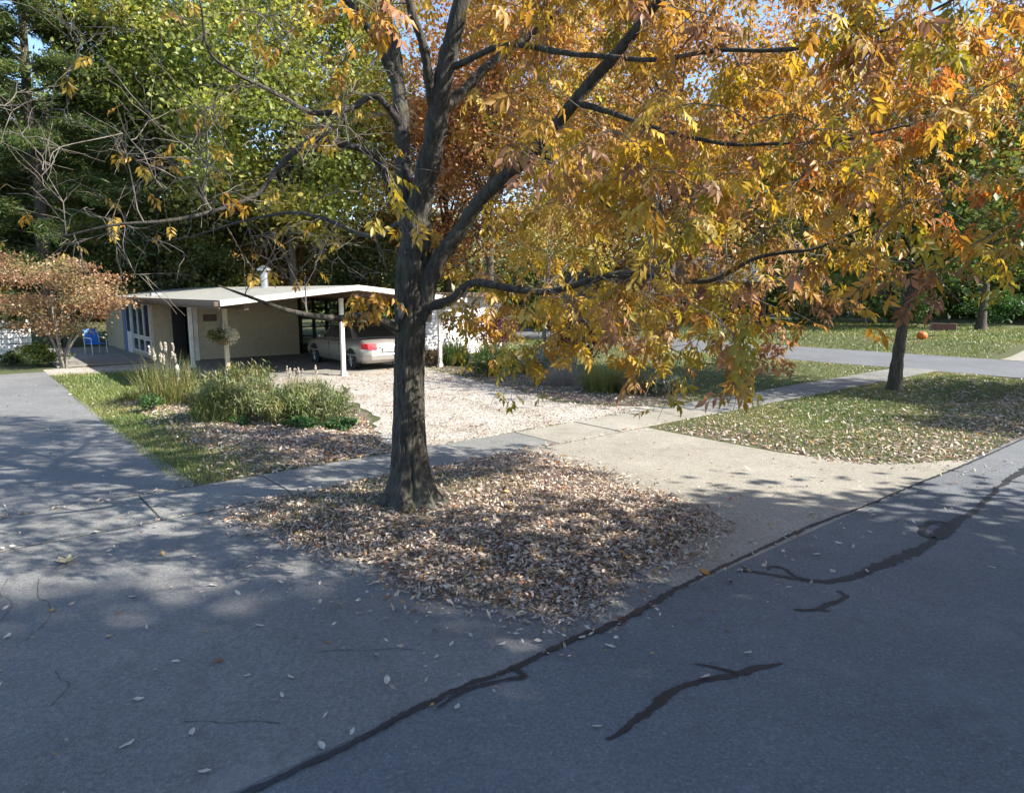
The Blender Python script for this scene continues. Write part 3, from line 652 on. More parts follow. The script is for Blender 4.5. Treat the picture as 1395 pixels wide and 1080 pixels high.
for (x, y, z, lf) in ends:
    e = np.array((x, y, z))
    dd = np.linalg.norm(NP - e, axis=1) + 0.6 * np.abs(NR - 0.02) + np.where(NP[:, 2] > z + 1.3, 0.4, 0)
    b = int(np.argmin(dd)); s = NP[b]
    L = np.linalg.norm(e - s)
    if L < 0.12: continue
    mid = (s + e) / 2 + np.array([rng.normal(0, 0.06 * L), rng.normal(0, 0.06 * L), rng.uniform(0.02, 0.16) * L])
    q1 = s * 0.7 + mid * 0.3 + rng.normal(0, 0.03 * L, 3)
    n = max(5, int(L * 9)); P = smooth_path([s, q1, mid, e * 0.75 + mid * 0.25 + rng.normal(0, 0.03, 3), e], n)
    r0 = min(max(0.0055, NR[b] * 0.55), 0.006 + 0.010 * L)
    R = np.linspace(r0, 0.0026, n)
    V, F = tube(loc(P), R, 5)
    TV.append(V); TF_.append(np.array(F) + nv); nv += len(V)
    NP = np.vstack([NP, P[2:]]); NR = np.concatenate([NR, R[2:]])
    # side shoots
    shoots = [(P, max(0.25, 1 - 0.75 / max(L, 0.8)))]
    for _ in range(int(rng.integers(2, 5)) if lf > 0.5 else int(rng.integers(3, 7))):
        i0 = int(rng.uniform(0.3, 0.95) * (n - 1)); st = P[i0]
        dr = (P[min(i0 + 1, n - 1)] - P[max(i0 - 1, 0)]); dr /= np.linalg.norm(dr) + 1e-9
        dr = dr + rng.normal(0, 0.65, 3) + np.array([0, 0, 0.15 if lf < 0.5 else -0.1]); dr /= np.linalg.norm(dr)
        ln = rng.uniform(0.2, 0.6)
        Q = np.array([st + dr * ln * t + np.array([0, 0, -0.10 * ln * t * t]) + (rng.normal(0, 0.012, 3) if t > 0 else 0) for t in np.linspace(0, 1, 5)])
        V, F = tube(loc(Q), np.linspace(min(0.004, R[i0]), 0.0018, 5), 4)
        SV.append(V); SF.append(np.array(F) + ns_); ns_ += len(V)
        shoots.append((Q, 0.3))
    # leaves of this twig share a colour mood
    w = {'gold': 0.44, 'amber': 0.30, 'olive': 0.10, 'pink': 0.06, 'brown': 0.05, 'green': 0.03, 'pale': 0.06}
    if z < 3.1: w['olive'] += 0.12; w['gold'] -= 0.02; w['pink'] += 0.14 * sstep(1.2, 2.4, x); w['brown'] += 0.05
    if z > 3.8: w['amber'] += 0.25; w['olive'] -= 0.10
    if x > 2.6 and z > 3.2: w['red'] = 0.16; w['amber'] += 0.2
    if x > 1.2: w['brown'] += 0.06; w['olive'] += 0.12
    if x > 1.8 and z < 3.9: w['amber'] += 0.12; w['pink'] += 0.10; w['brown'] += 0.06; w['red'] = w.get('red', 0) + 0.05
    if x < 0.6 and z < 3.2: w['gold'] += 0.25; w['olive'] += 0.1
    if x < -1: w = {'gold': 0.55, 'amber': 0.35, 'pale': 0.10}
    ks_ = list(w); pw = np.clip(np.array([w[k] for k in ks_], float), 0, None); pw /= pw.sum()
    mood = np.array(PAL[ks_[int(rng.choice(len(ks_), p=pw))]])
    for Q, t0 in shoots:
        m = rng.poisson((3.0 if Q is P else 2.1) * lf) if lf > 0.5 else int(rng.random() < 0.10)
        for _ in range(m):
            t = rng.uniform(t0, 1.0); i = min(int(t * (len(Q) - 1)), len(Q) - 2); f = t * (len(Q) - 1) - i
            p = Q[i] * (1 - f) + Q[i + 1] * f
            a = rng.uniform(0, 2 * np.pi); dn = rng.uniform(0.3, 1.6)
            LP.append(p); LD.append((math.cos(a), math.sin(a), -dn))
            oth = np.array(PAL[ks_[int(rng.choice(len(ks_), p=pw))]])
            LC.append((mood * 0.72 + oth * 0.28) * rng.uniform(0.75, 1.2)); LS.append(rng.uniform(0.75, 1.3))
npobj('twigs', np.vstack(TV), np.vstack(TF_), M['twig'], ash, smooth=True)
tag(npobj('shoots', np.vstack(SV), np.vstack(SF), M['twig'], ash, smooth=True), kind='stuff')
LP = np.array(LP); LD = np.array(LD); LC = np.array(LC); LS = np.array(LS)
# compound leaf: seven drooping leaflets on a rachis, 30 triangles
def compound(seed):
    r = np.random.default_rng(seed); V = []; F = []
    def leaflet(o, d, ln, wd, n):
        d = d / np.linalg.norm(d); s = np.cross(n, d); s /= np.linalg.norm(s); nn = np.cross(d, s); k = len(V)
        V.extend([o, o + d * ln * 0.45 + s * wd + nn * wd * 0.35, o + d * ln * 0.48 - nn * 0.004, o + d * ln * 0.45 - s * wd + nn * wd * 0.35, o + d * ln - nn * ln * r.uniform(0.05, 0.3)])
        F.extend([(k, k + 2, k + 1), (k + 2, k + 4, k + 1), (k, k + 3, k + 2), (k + 2, k + 3, k + 4)])
    up = np.array([0, 0, 1.0])
    for i, x in enumerate((0.07, 0.115, 0.16)):
        for sg in (-1, 1):
            if r.random() < 0.08: continue
            d = np.array([0.75, sg * r.uniform(0.55, 1.0), -r.uniform(0.05, 0.7)])
            leaflet(np.array([x, sg * 0.004, 0]), d, r.uniform(0.068, 0.10), r.uniform(0.013, 0.02), up + r.normal(0, 0.35, 3))
    leaflet(np.array([0.17, 0, 0]), np.array([1, r.normal(0, 0.2), -r.uniform(0, 0.5)]), 0.10, 0.02, up + r.normal(0, 0.3, 3))
    k = len(V); V.extend([np.array([0, -0.0015, 0]), np.array([0, 0.0015, 0]), np.array([0.175, 0, 0.0]), np.array([0, 0, 0.003])])
    F.extend([(k, k + 1, k + 2), (k, k + 2, k + 3)])
    return np.array(V), np.array(F)
CT = [compound(s) for s in range(6)]
rollA = rng.normal(0, 0.5, len(LP))
RM = frames(LD, rollA)
var = rng.integers(0, 6, len(LP))
# the leaves that show largest from the street: single pieces; the rest one mass
cd = np.array(LP) - np.array([0, 0, 2.5])
vis = (cd[:, 1] > 0.5) & (np.abs(cd[:, 0] / cd[:, 1]) < 0.76) & (cd[:, 2] / cd[:, 1] < 0.42)
score = np.where(vis, LS / np.linalg.norm(cd, axis=1), 0)
big = np.zeros(len(LP), bool); big[np.argsort(-score)[:300]] = True
Vs, Fs, Cs, nv = [], [], [], 0
for k in range(6):
    s_ = (~big) & (var == k)
    V, F = place(CT[k][0], CT[k][1], loc(LP[s_]), RM[s_], LS[s_])
    Vs.append(V); Fs.append(F + nv); nv += len(V); Cs.append(np.repeat(LC[s_], len(CT[k][0]), 0) * rng.uniform(0.85, 1.15, (len(V), 1)))
crown = npobj('crown', np.vstack(Vs), np.vstack(Fs), M['leaf'], ash, np.vstack(Cs)); crown['kind'] = 'stuff'
leafmesh = {}
for i in np.where(big)[0]:
    names = sorted(PAL); ci = min(range(len(names)), key=lambda q: np.sum((np.array(PAL[names[q]]) - LC[i]) ** 2))
    key = (int(var[i]), ci)
    if key not in leafmesh:
        T, TFc = CT[key[0]]
        me = npmesh('leaf', T, TFc, np.tile(np.array(PAL[names[ci]]), (len(T), 1)) * rng.uniform(0.85, 1.15, (len(T), 1))); me.materials.append(M['leaf']); leafmesh[key] = me
    o = link(bpy.data.objects.new('leaf', leafmesh[key]), crown)
    mt = Matrix([list(RM[i][r]) + [float(loc(LP[i])[r])] for r in range(3)] + [[0, 0, 0, 1]])
    o.matrix_local = mt @ Matrix.Scale(float(LS[i]), 4)
print('ash leaves', len(LP), 'twigs', len(ends))

# ================================================================== OTHER TREES
def bough_tree(name, label, base, h, trunk_r, cc, cr, pals, clumps, leaves, size, seed, bark='bark2', flat=0.6, spread=0.17, topcol=None, hollow=0.35, group=None, cat='tree', lean=(0, 0)):
    r = np.random.default_rng(seed)
    x0, y0 = base; z0 = float(gz(x0, y0))
    t = thing(name, label, cat, (x0, y0, z0), 0, group)
    cc = np.array(cc, float); cr = np.array(cr, float)
    # trunk
    top = np.array([cc[0] * 0.6 + lean[0], cc[1] * 0.6 + lean[1], cc[2] + cr[2] * 0.55])
    P = smooth_path([(0, 0, -0.25), (0.02, 0, h * 0.1), (top[0] * 0.35 + r.normal(0, 0.08), top[1] * 0.35, top[2] * 0.45), tuple(top)], 26)
    tt = np.linspace(0, 1, 26)
    R = trunk_r * (1 - 0.88 * tt) * (1 + 0.55 * np.exp(-tt * 18))
    R *= 1 + 0.05 * r.normal(size=26)
    V, F = tube(P, R, 14); npobj('trunk', V, F, M[bark], t, smooth=True)
    # clumps
    cl = []
    while len(cl) < clumps:
        p = r.uniform(-1, 1, 3); d = np.linalg.norm(p)
        if d > 1 or d < hollow * r.random(): continue
        lump = 0.82 + 0.25 * noise.noise((p[0] * 1.7 + seed, p[1] * 1.7, p[2] * 1.7))
        if d > lump: continue
        cl.append(cc + p * cr)
    cl = np.array(cl)
    # limbs to a share of the clumps
    TVs, TFs, nv = [], [], 0
    for k in r.permutation(clumps)[:max(10, clumps // 3)]:
        e = cl[k]; zz = np.clip(e[2] * r.uniform(0.45, 0.8), h * 0.16, top[2]); i = int(np.argmin(np.abs(P[:, 2] - zz)))
        s = P[i]; m = (s + e) / 2 + np.array([0, 0, r.uniform(-0.02, 0.12) * np.linalg.norm(e - s)]) + r.normal(0, 0.12, 3)
        Q = smooth_path([s, m, e], 8); ra = min(R[i] * 0.5, 0.02 * np.linalg.norm(e - s) + 0.015)
        V, F = tube(Q, np.linspace(ra, 0.012, 8), 6); TVs.append(V); TFs.append(np.array(F) + nv); nv += len(V)
    npobj('limbs', np.vstack(TVs), np.vstack(TFs), M[bark], t, smooth=True)
    # leaves
    ci = r.integers(0, clumps, leaves)
    sp = spread * np.mean(cr) * r.uniform(0.6, 1.3, clumps)
    off = r.normal(0, 1, (leaves, 3)) * sp[ci][:, None] * np.array([1, 1, flat])
    Pl = cl[ci] + off
    Pl[:, 2] = np.maximum(Pl[:, 2], 0.12 + r.uniform(0, 0.2, leaves))
    d = np.stack([r.normal(0, 1, leaves), r.normal(0, 1, leaves), r.normal(-0.5, 0.6, leaves)], -1)
    V, F = place(CARD_T, CARD_F, Pl, frames(d, r.normal(0, 0.9, leaves)), size * r.uniform(0.6, 1.4, leaves))
    pal = np.array(pals); cw = r.integers(0, len(pal), clumps)
    col = pal[cw][ci] * 0.75 + pal[r.integers(0, len(pal), leaves)] * 0.25
    if topcol is not None:
        f = sstep(0.0, 0.75, (Pl[:, 2] - cc[2]) / cr[2] + 0.35 * r.normal(size=clumps)[ci])[:, None]
        tc = np.array(topcol)[r.integers(0, len(topcol), leaves)]
        col = col * (1 - f) + tc * f
    col = col * r.uniform(0.7, 1.25, (leaves, 1))
    o = npobj('crown', V, F, M['leaf'], t, np.repeat(col, 4, 0)); o['kind'] = 'stuff'
    return t
GR = [(0.112, 0.18, 0.038), (0.15, 0.225, 0.045), (0.083, 0.135, 0.03)]
YG = [(0.416, 0.439, 0.075), (0.284, 0.338, 0.059), (0.567, 0.49, 0.105), (0.209, 0.254, 0.045)]
DK = [(0.081, 0.13, 0.04), (0.114, 0.163, 0.048), (0.195, 0.195, 0.065)]
OL = [(0.276, 0.276, 0.065), (0.194, 0.227, 0.056), (0.389, 0.324, 0.082)]
OR = [(0.504, 0.213, 0.067), (0.56, 0.28, 0.112), (0.403, 0.168, 0.078), (0.515, 0.302, 0.09)]
GO = [(0.575, 0.338, 0.05), (0.5, 0.25, 0.044), (0.375, 0.275, 0.05)]
RD = [(0.552, 0.115, 0.046), (0.632, 0.207, 0.057), (0.575, 0.276, 0.057)]
bough_tree('maple_tree', 'tree on the corner verge with green lower and red-orange upper leaves', (9.62, 17.0), 8.6, 0.2, (1.2, 0.3, 5.2), (4.8, 4.2, 3.9), GR + [(0.16, 0.19, 0.03)], 80, 32000, 0.14, 11, topcol=RD + GO, spread=0.16)
bough_tree('tall_tree', 'tall yellow-green tree rising behind the carport roof', (-9.8, 31), 17, 0.28, (0, 0, 10.8), (6.4, 4.5, 6.8), YG, 125, 46000, 0.2, 12, spread=0.15)
bough_tree('shade_tree', 'olive green tree behind the house with drooping dark crown', (-17.5, 37), 12.5, 0.3, (0, 0, 6.8), (5.6, 4.5, 5.6), OL + DK, 100, 32000, 0.2, 13)
bough_tree('shade_tree', 'deep green tree behind the pine at the end of the driveway', (-27, 42), 16, 0.3, (0, 0, 9), (6, 5, 7.5), GR + DK + YG[1:2], 110, 38000, 0.27, 14)
bough_tree('autumn_tree', 'pink-orange tree behind the golden tree and the carport', (-3.4, 37), 14.5, 0.32, (0.2, 0, 8.4), (6.2, 5, 6.2), OR, 95, 30000, 0.18, 15)
bough_tree('autumn_tree', 'orange-gold tree beyond the corner lawn', (6.0, 46), 16.5, 0.34, (0, 0, 9.4), (7.2, 6, 7.4), OR + GO, 100, 30000, 0.22, 16)
bough_tree('autumn_tree', 'golden tree across the cross street beside the dark house', (16, 44), 14, 0.3, (0, 0, 8.4), (6.6, 5.5, 6.0), GO + OL, 90, 26000, 0.2, 17)
bough_tree('green_tree', 'low green tree across the cross street by the pumpkin lawn', (26, 47), 9, 0.25, (0, 0, 5.2), (6.0, 5.0, 4.4), GR, 80, 22000, 0.2, 18)
bough_tree('green_tree', 'dense green tree at the right end of the far lawn', (38, 46), 11, 0.3, (0, 0, 6.0), (7.5, 5, 5.6), GR + YG[:2], 90, 24000, 0.22, 19)
bough_tree('red_tree', 'tall red-orange tree rising above the far green trees', (26, 38), 14.5, 0.3, (1.5, 1, 9.2), (6.6, 5, 5.2), RD + GO, 90, 26000, 0.18, 20)
bough_tree('rust_tree', 'small rust-brown tree between carport roof and tall yellow-green tree', (-11.5, 36), 9.5, 0.2, (0, 0, 5.8), (3.8, 3.2, 3.8), [(0.34, 0.18, 0.06), (0.30, 0.20, 0.06), (0.22, 0.17, 0.05)], 60, 15000, 0.16, 21)
bough_tree('evergreen_tree', 'dark broad evergreen directly behind the carport', (-7.2, 34.5), 6.8, 0.2, (0, 0, 3.6), (3.4, 2.6, 3.3), DK, 60, 16000, 0.15, 22)
bough_tree('evergreen_tree', 'dark evergreen behind the porch end of the house', (-16.5, 33.5), 6.0, 0.2, (0, 0, 3.2), (4.6, 2.2, 3.0), DK + OL[:1], 60, 16000, 0.15, 23)
# trees across the street, whose shade falls over the road
bough_tree('street_tree', 'low broad maple on the far side of the street, nearest the driveways', (12.6, 1.8), 8, 0.3, (0.2, 0, 5.2), (5.6, 5.2, 3.0), GO + GR, 130, 44000, 0.23, 31, spread=0.14)
bough_tree('street_tree', 'tall maple on the far side of the street', (17, -3.4), 20, 0.42, (0, 0, 13.2), (6.4, 5.4, 6.2), GO + OR, 95, 44000, 0.27, 32, spread=0.13)
bough_tree('street_tree', 'open-crowned maple across the street from the corner verge', (26.5, 11.3), 15, 0.32, (0, 0, 10.8), (5.2, 5.0, 4.4), GO + RD, 44, 24000, 0.22, 34, spread=0.12)
bough_tree('street_tree', 'maple on the far side of the street, across from the left driveway', (6.5, -7.5), 12, 0.35, (0, 0, 7.4), (5.2, 5.0, 4.6), GO + GR, 110, 34000, 0.26, 33, spread=0.15)

# pine with layered boughs
def pine(base, h, r0, R0, seed):
    r = np.random.default_rng(seed)
    t = thing('pine_tree', 'tall dark pine with layered boughs beside the porch', 'tree', (base[0], base[1], 0))
    P = np.array([(0.05 * math.sin(z), 0.05 * math.cos(z), z) for z in np.linspace(-0.2, h, 30)])
    V, F = tube(P, np.linspace(r0, 0.03, 30), 12); npobj('trunk', V, F, M['bark2'], t, smooth=True)
    TVs, TFs, nv, LPp, LDd = [], [], 0, [], []
    for k in range(150):
        z = 1.6 + (h - 2.2) * (k / 150) ** 0.95; L = R0 * (1 - (z / h) ** 1.5) * r.uniform(0.7, 1.1) + 0.5
        a = r.uniform(0, 2 * np.pi); e = np.array([math.cos(a) * L, math.sin(a) * L, z - 0.06 * L + r.normal(0, 0.2)])
        s = np.array([0, 0, z]); m = (s + e) / 2 + np.array([0, 0, 0.12 * L])
        Q = smooth_path([s, m, e], 9); V, F = tube(Q, np.linspace(0.05, 0.012, 9), 5); TVs.append(V); TFs.append(np.array(F) + nv); nv += len(V)
        n = int(170 * L); tt = r.uniform(0.25, 1, n); i = np.minimum((tt * 8).astype(int), 7); f = (tt * 8 - i)[:, None]
        p = Q[i] * (1 - f) + Q[i + 1] * f + r.normal(0, 1, (n, 3)) * np.array([0.34, 0.34, 0.13]) * (0.5 + 0.1 * L)
        LPp.append(p); dd = np.stack([np.full(n, math.cos(a)), np.full(n, math.sin(a)), np.full(n, 0.15)], -1) + r.normal(0, 0.6, (n, 3)); LDd.append(dd)
    npobj('boughs', np.vstack(TVs), np.vstack(TFs), M['bark2'], t, smooth=True)
    LPp = np.vstack(LPp); LDd = np.vstack(LDd); n = len(LPp)
    T = CARD_T * np.array([1.5, 0.32, 1])
    V, F = place(T, CARD_F, LPp, frames(LDd, r.normal(0, 0.8, n)), 0.22 * r.uniform(0.7, 1.3, n))
    pal = np.array([(0.08, 0.13, 0.035), (0.11, 0.16, 0.045), (0.06, 0.10, 0.03), (0.18, 0.20, 0.05)])
    o = npobj('crown', V, F, M['leaf'], t, np.repeat(pal[r.integers(0, 4, n)] * r.uniform(0.8, 1.2, (n, 1)), 4, 0)); o['kind'] = 'stuff'
pine((-20.8, 31), 22, 0.32, 5.6, 41)
bough_tree('tall_tree', 'tall thin yellow-green tree between the pine and the carport', (-17, 33.5), 18, 0.24, (0, 0, 13.2), (4.6, 4, 4.6), YG + GR, 85, 30000, 0.2, 42, spread=0.15)
bough_tree('autumn_tree', 'tall amber tree behind the right half of the golden crown', (7.5, 33), 20, 0.3, (0.3, 0, 12.2), (6.6, 4.5, 7.8), GO + OR[:2], 105, 38000, 0.18, 44, spread=0.15)
bough_tree('autumn_tree', 'orange-brown tree right behind the stems of the golden tree', (-1.0, 30), 17, 0.26, (0.5, 0, 10.8), (5.0, 4, 6.2), OR + GO[:1] + YG[:1], 95, 32000, 0.16, 43, spread=0.15)

# distant woods: one mass
r = np.random.default_rng(51)
PALW = np.array(GR + DK + OL + GO[:1]) * 0.8
ncl = 620
th = r.uniform(rad(-52), rad(56), ncl); ds = r.uniform(62, 92, ncl)
cp = np.stack([np.sin(th) * ds, np.cos(th) * ds, np.where(np.arange(ncl) < 260, r.uniform(0.4, 4.0, ncl), r.uniform(0.5, 1, ncl) ** 0.7 * r.uniform(1, 13, ncl))], -1)
n = 130000; ci = r.integers(0, ncl, n)
Pl = cp[ci] + r.normal(0, 1, (n, 3)) * np.array([2.2, 2.2, 1.6]); Pl[:, 2] = np.maximum(Pl[:, 2], r.uniform(0.2, 1.2, n))
d = r.normal(0, 1, (n, 3))
V, F = place(CARD_T, CARD_F, Pl, frames(d, r.normal(0, 1, n)), 0.62 * r.uniform(0.6, 1.4, n))
col = PALW[r.integers(0, len(PALW), ncl)][ci] * r.uniform(0.7, 1.2, (n, 1))
tag(npobj('distant_woods', V, F, M['leaf'], None, np.repeat(col, 4, 0)), 'mixed green and autumn woods closing the view', 'woods', kind='stuff')

# ================================================================== HOUSE
HU, HV = 9.1, 22.0
house = thing('carport_house', 'low cream house with shallow gabled carport roof on the gravel driveway', 'house', UV(HU, HV), RZ)
def hb(u0, u1, v0, v1, z0, z1, mb=None):
    return (mb or MB()).box(u0 - HU, u1 - HU, v0 - HV, v1 - HV, z0, z1)
RID_Z, EAV_Z, UL, UR, VF, VB = 2.56, 2.16, 5.3, 12.9, 18.0, 37.0
def zroof(u): return RID_Z - (RID_Z - EAV_Z) * abs(u - HU) / 3.8
def slope(u0, u1, v0, v1, dz0, dz1):
    a = [(u0 - HU, v0 - HV, zroof(u0) + dz0), (u1 - HU, v0 - HV, zroof(u1) + dz0), (u1 - HU, v1 - HV, zroof(u1) + dz0), (u0 - HU, v1 - HV, zroof(u0) + dz0)]
    return a + [(x, y, z - dz0 + dz1) for x, y, z in a]
roof = None
for (a, b) in ((UL, HU), (HU, UR)):
    mb = MB(); mb.hexa(slope(a, b, VF, VB, 0.0, 0.09)); o = mb.obj('roof', M['roof'], house)
    roof = roof or o
    mb = MB(); mb.hexa(slope(a + 0.03, b - 0.002 if b < UR else b - 0.03, VF + 0.03, VB - 0.03, -0.03, -0.003)); mb.obj('soffit', M['wood'], house)
    mb = MB(); mb.hexa(slope(a, b, VF - 0.035, VF - 0.002, -0.045, 0.10)); mb.obj('gable_fascia', M['white'], house)
hb(UL - 0.03, UL - 0.002, VF, VB, EAV_Z - 0.12, EAV_Z + 0.1).obj('eave_fascia', M['brown'], house)
hb(UL - 0.14, UL - 0.032, VF, VB, EAV_Z - 0.06, EAV_Z + 0.06).obj('gutter', M['brown'], house, bevel=0.015)
hb(UR + 0.002, UR + 0.03, VF, VB, EAV_Z - 0.12, EAV_Z + 0.1).obj('eave_fascia', M['white'], house)
hb(HU - 0.07, HU + 0.07, VF + 0.1, VB - 0.3, 2.32, 2.528).obj('ridge_beam', M['brown'], house)
for u in (6.0, 12.35): hb(u - 0.06, u + 0.06, VF + 0.15, 26.0, zroof(u) - 0.22, zroof(u) - 0.035).obj('eave_beam', M['brown'], house)
for v in np.arange(19.3, 26, 1.25):
    for (a, b) in ((6.07, 9.02), (9.18, 12.28)):
        mb = MB(); mb.hexa(slope(a, b, v - 0.03, v + 0.03, -0.15, -0.032)); mb.obj('rafter', M['wood'], house)
for (u, v, m) in ((8.93, 18.75, 'white'), (6.0, 20.0, 'tan'), (12.35, 18.75, 'white'), (6.0, 23.6, 'white')):
    mb = hb(u - 0.055, u + 0.055, v - 0.055, v + 0.055, 0.0, zroof(u) - (0.26 if u == 8.93 else 0.225)); p = mb.obj('post', M[m], house, bevel=0.008)
    hb(u - 0.08, u + 0.08, v - 0.08, v + 0.08, 0.0, 0.12).obj('post_base', M[m], p, bevel=0.01)
hb(5.6, 12.7, 19.22, 26.6, -0.05, 0.035).obj('carport_floor', M['slab'], house)
def siding(name, u0, u1, v, z0, z1, m, exp=0.15, th=0.10):
    w = hb(u0, u1, v, v + th, z0, z1).obj(name, M[m], house)
    z = z0; k = 0
    while z < z1 - 0.02:
        zt = min(z + exp, z1)
        mb = MB(); a = u0 - HU; b = u1 - HU; y = v - HV
        mb.hexa([(a, y - 0.034, z), (b, y - 0.034, z), (b, y - 0.001, z), (a, y - 0.001, z), (a, y - 0.006, zt), (b, y - 0.006, zt), (b, y - 0.001, zt), (a, y - 0.001, zt)])
        mb.obj('siding_board', M[m], w); z += exp; k += 1
    return w
siding('wall', 6.85, 10.55, 26.0, 0.05, 2.35, 'siding')
hb(6.70, 6.84, 25.93, 26.12, 0.0, 2.3).obj('corner_trim', M['white'], house)
hb(6.55, 6.69, 26.0, 26.14, 0.0, 2.3).obj('corner_post', M['brown'], house)
hb(5.62, 6.25, 27.0, 27.12, 0.0, 2.3).obj('wall', M['tan'], house)
hb(6.25, 6.70, 27.02, 27.10, 0.0, 2.2).obj('side_door', M['dark'], house)
hb(10.55, 12.6, 36.5, 36.6, 0.0, 2.3).obj('wall', M['siding'], house)
hb(6.84, 10.5, 36.5, 36.6, 0.0, 2.35).obj('wall', M['siding'], house)
hb(10.45, 10.55, 26.15, 36.5, 0.0, 2.42).obj('wall', M['tan'], house)
# window wall facing the porch
ww = hb(5.62, 5.74, 27.13, 36.4, 0.0, 2.15).obj('wall', M['tan'], house)
def window(v0, v1, z0, z1):
    mb = MB(); u = 5.62; t = 0.055
    for a in ((v0, v0 + t, z0, z1), (v1 - t, v1, z0, z1), (v0 + t, v1 - t, z0, z0 + t), (v0 + t, v1 - t, z1 - t, z1)):
        hb(u - 0.05, u - 0.002, a[0], a[1], a[2], a[3], mb)
    f = mb.obj('window', M['white'], house)
    hb(u - 0.022, u - 0.004, v0 + t, v1 - t, z0 + t, z1 - t).obj('pane', M['glass'], f)
for i in range(3):
    v0 = 27.35 + i * 1.02
    window(v0, v0 + 0.98, 0.78, 2.05); window(v0, v0 + 0.98, 0.2, 0.74)
d = hb(5.575, 5.615, 30.6, 31.5, 0.05, 2.05).obj('door', M['white'], house)
hb(5.56, 5.574, 30.75, 31.35, 0.9, 1.9).obj('pane', M['glass'], d)
hb(5.565, 5.618, 31.56, 31.9, 0.0, 2.06).obj('door_panel', M['blue'], house)
hb(5.565, 5.618, 32.2, 33.6, 0.0, 2.06).obj('wall_panel', M['tan'], house)
pl = hb(7.05, 7.5, 25.925, 25.962, 1.42, 1.66).obj('plaque', M['brown'], house, label='small dark plaque on the cream siding')
hb(7.05, 7.55, 25.925, 25.962, 0.95, 1.25).obj('notice', M['siding'], house)
# open screen at the back of the carport
for u in (10.75, 11.3, 11.85, 12.4): hb(u - 0.05, u + 0.05, 26.2, 26.3, 0.0, 2.25).obj('screen_post', M['dark'], house)
for z in (0.35, 0.7, 1.05, 1.4, 1.75): hb(10.7, 12.45, 26.31, 26.35, z, z + 0.05).obj('screen_rail', M['dark'], house)
# side wing
siding('wing_wall', 12.75, 17.2, 21.6, 0.05, 2.25, 'wsiding', 0.11)
hb(17.1, 17.2, 21.72, 27.5, 0.0, 2.25).obj('wing_side', M['wsiding'], house)
hb(12.95, 17.6, 21.1, 27.7, 2.26, 2.42).obj('wing_roof', M['brown'], house, bevel=0.01)
# vent pipe on the ridge
mb = MB(); mb.lathe([(0.13, 0), (0.13, 0.5), (0.15, 0.5), (0.15, 0.54), (0.10, 0.54), (0.10, 0.62), (0.24, 0.62), (0.24, 0.68), (0.05, 0.80), (0.0, 0.80)], 20, (-0.35, 2.4, 2.58))
mb.obj('vent_pipe', M['metal'], roof, smooth=False)
mb = MB(); mb.box(-3.2, -2.85, 6.2, 6.5, 2.25, 2.42); mb.obj('roof_vent', M['metal'], roof)
structure(sheet('porch', [(2.6, 26.6), (5.55, 26.6), (5.55, 35), (2.6, 35)], 0.06, M['slab'], 'shaded concrete porch slab by the windows', 'patio'), 'shaded concrete porch slab by the windows', 'patio')

# hanging basket on the carport post
hbk = thing('hanging_basket', 'hanging basket of white and green flowers on the carport post', 'planter', UV(5.83, 19.72, 1.0), RZ)
mb = MB(); mb.lathe([(0.0, 0.0), (0.12, 0.02), (0.19, 0.1), (0.22, 0.2), (0.20, 0.2), (0.0, 0.18)], 16); mb.obj('basket', M['basket'], hbk, smooth=True)
mb = MB()
for i in range(3):
    a = i * 2.094; mb.tube([(0.2 * math.cos(a), 0.2 * math.sin(a), 0.2), (0, 0, 0.75)], [0.004, 0.004], 5)
mb.tube([(0, 0, 0.75), (0, 0, 1.02)], [0.004, 0.004], 5); mb.obj('hanger', M['dark'], hbk)
r = np.random.default_rng(61)
def puff(name, parent, c, rad3, n, size, pal, seed, m='leaf', dn=0.0):
    r = np.random.default_rng(seed)
    p = r.normal(0, 1, (n, 3)); p /= np.linalg.norm(p, axis=1)[:, None]; p *= r.random((n, 1)) ** 0.4
    P = np.array(c) + p * np.array(rad3)
    V, F = place(CARD_T, CARD_F, P, frames(p + r.normal(0, 0.5, (n, 3)) + np.array([0, 0, dn]), r.normal(0, 0.9, n)), size * r.uniform(0.6, 1.4, n))
    pal = np.array(pal); o = npobj(name, V, F, M[m], parent, np.repeat(pal[r.integers(0, len(pal), n)] * r.uniform(0.75, 1.2, (n, 1)), 4, 0))
    o['kind'] = 'stuff'; return o
puff('foliage', hbk, (-0.12, 0, 0.28), (0.30, 0.26, 0.2), 500, 0.07, [(0.16, 0.18, 0.03), (0.22, 0.2, 0.05), (0.09, 0.13, 0.03)], 62)
puff('flowers', hbk, (0.16, -0.10, 0.26), (0.26, 0.24, 0.26), 420, 0.06, [(0.75, 0.74, 0.62), (0.6, 0.6, 0.4)], 63)

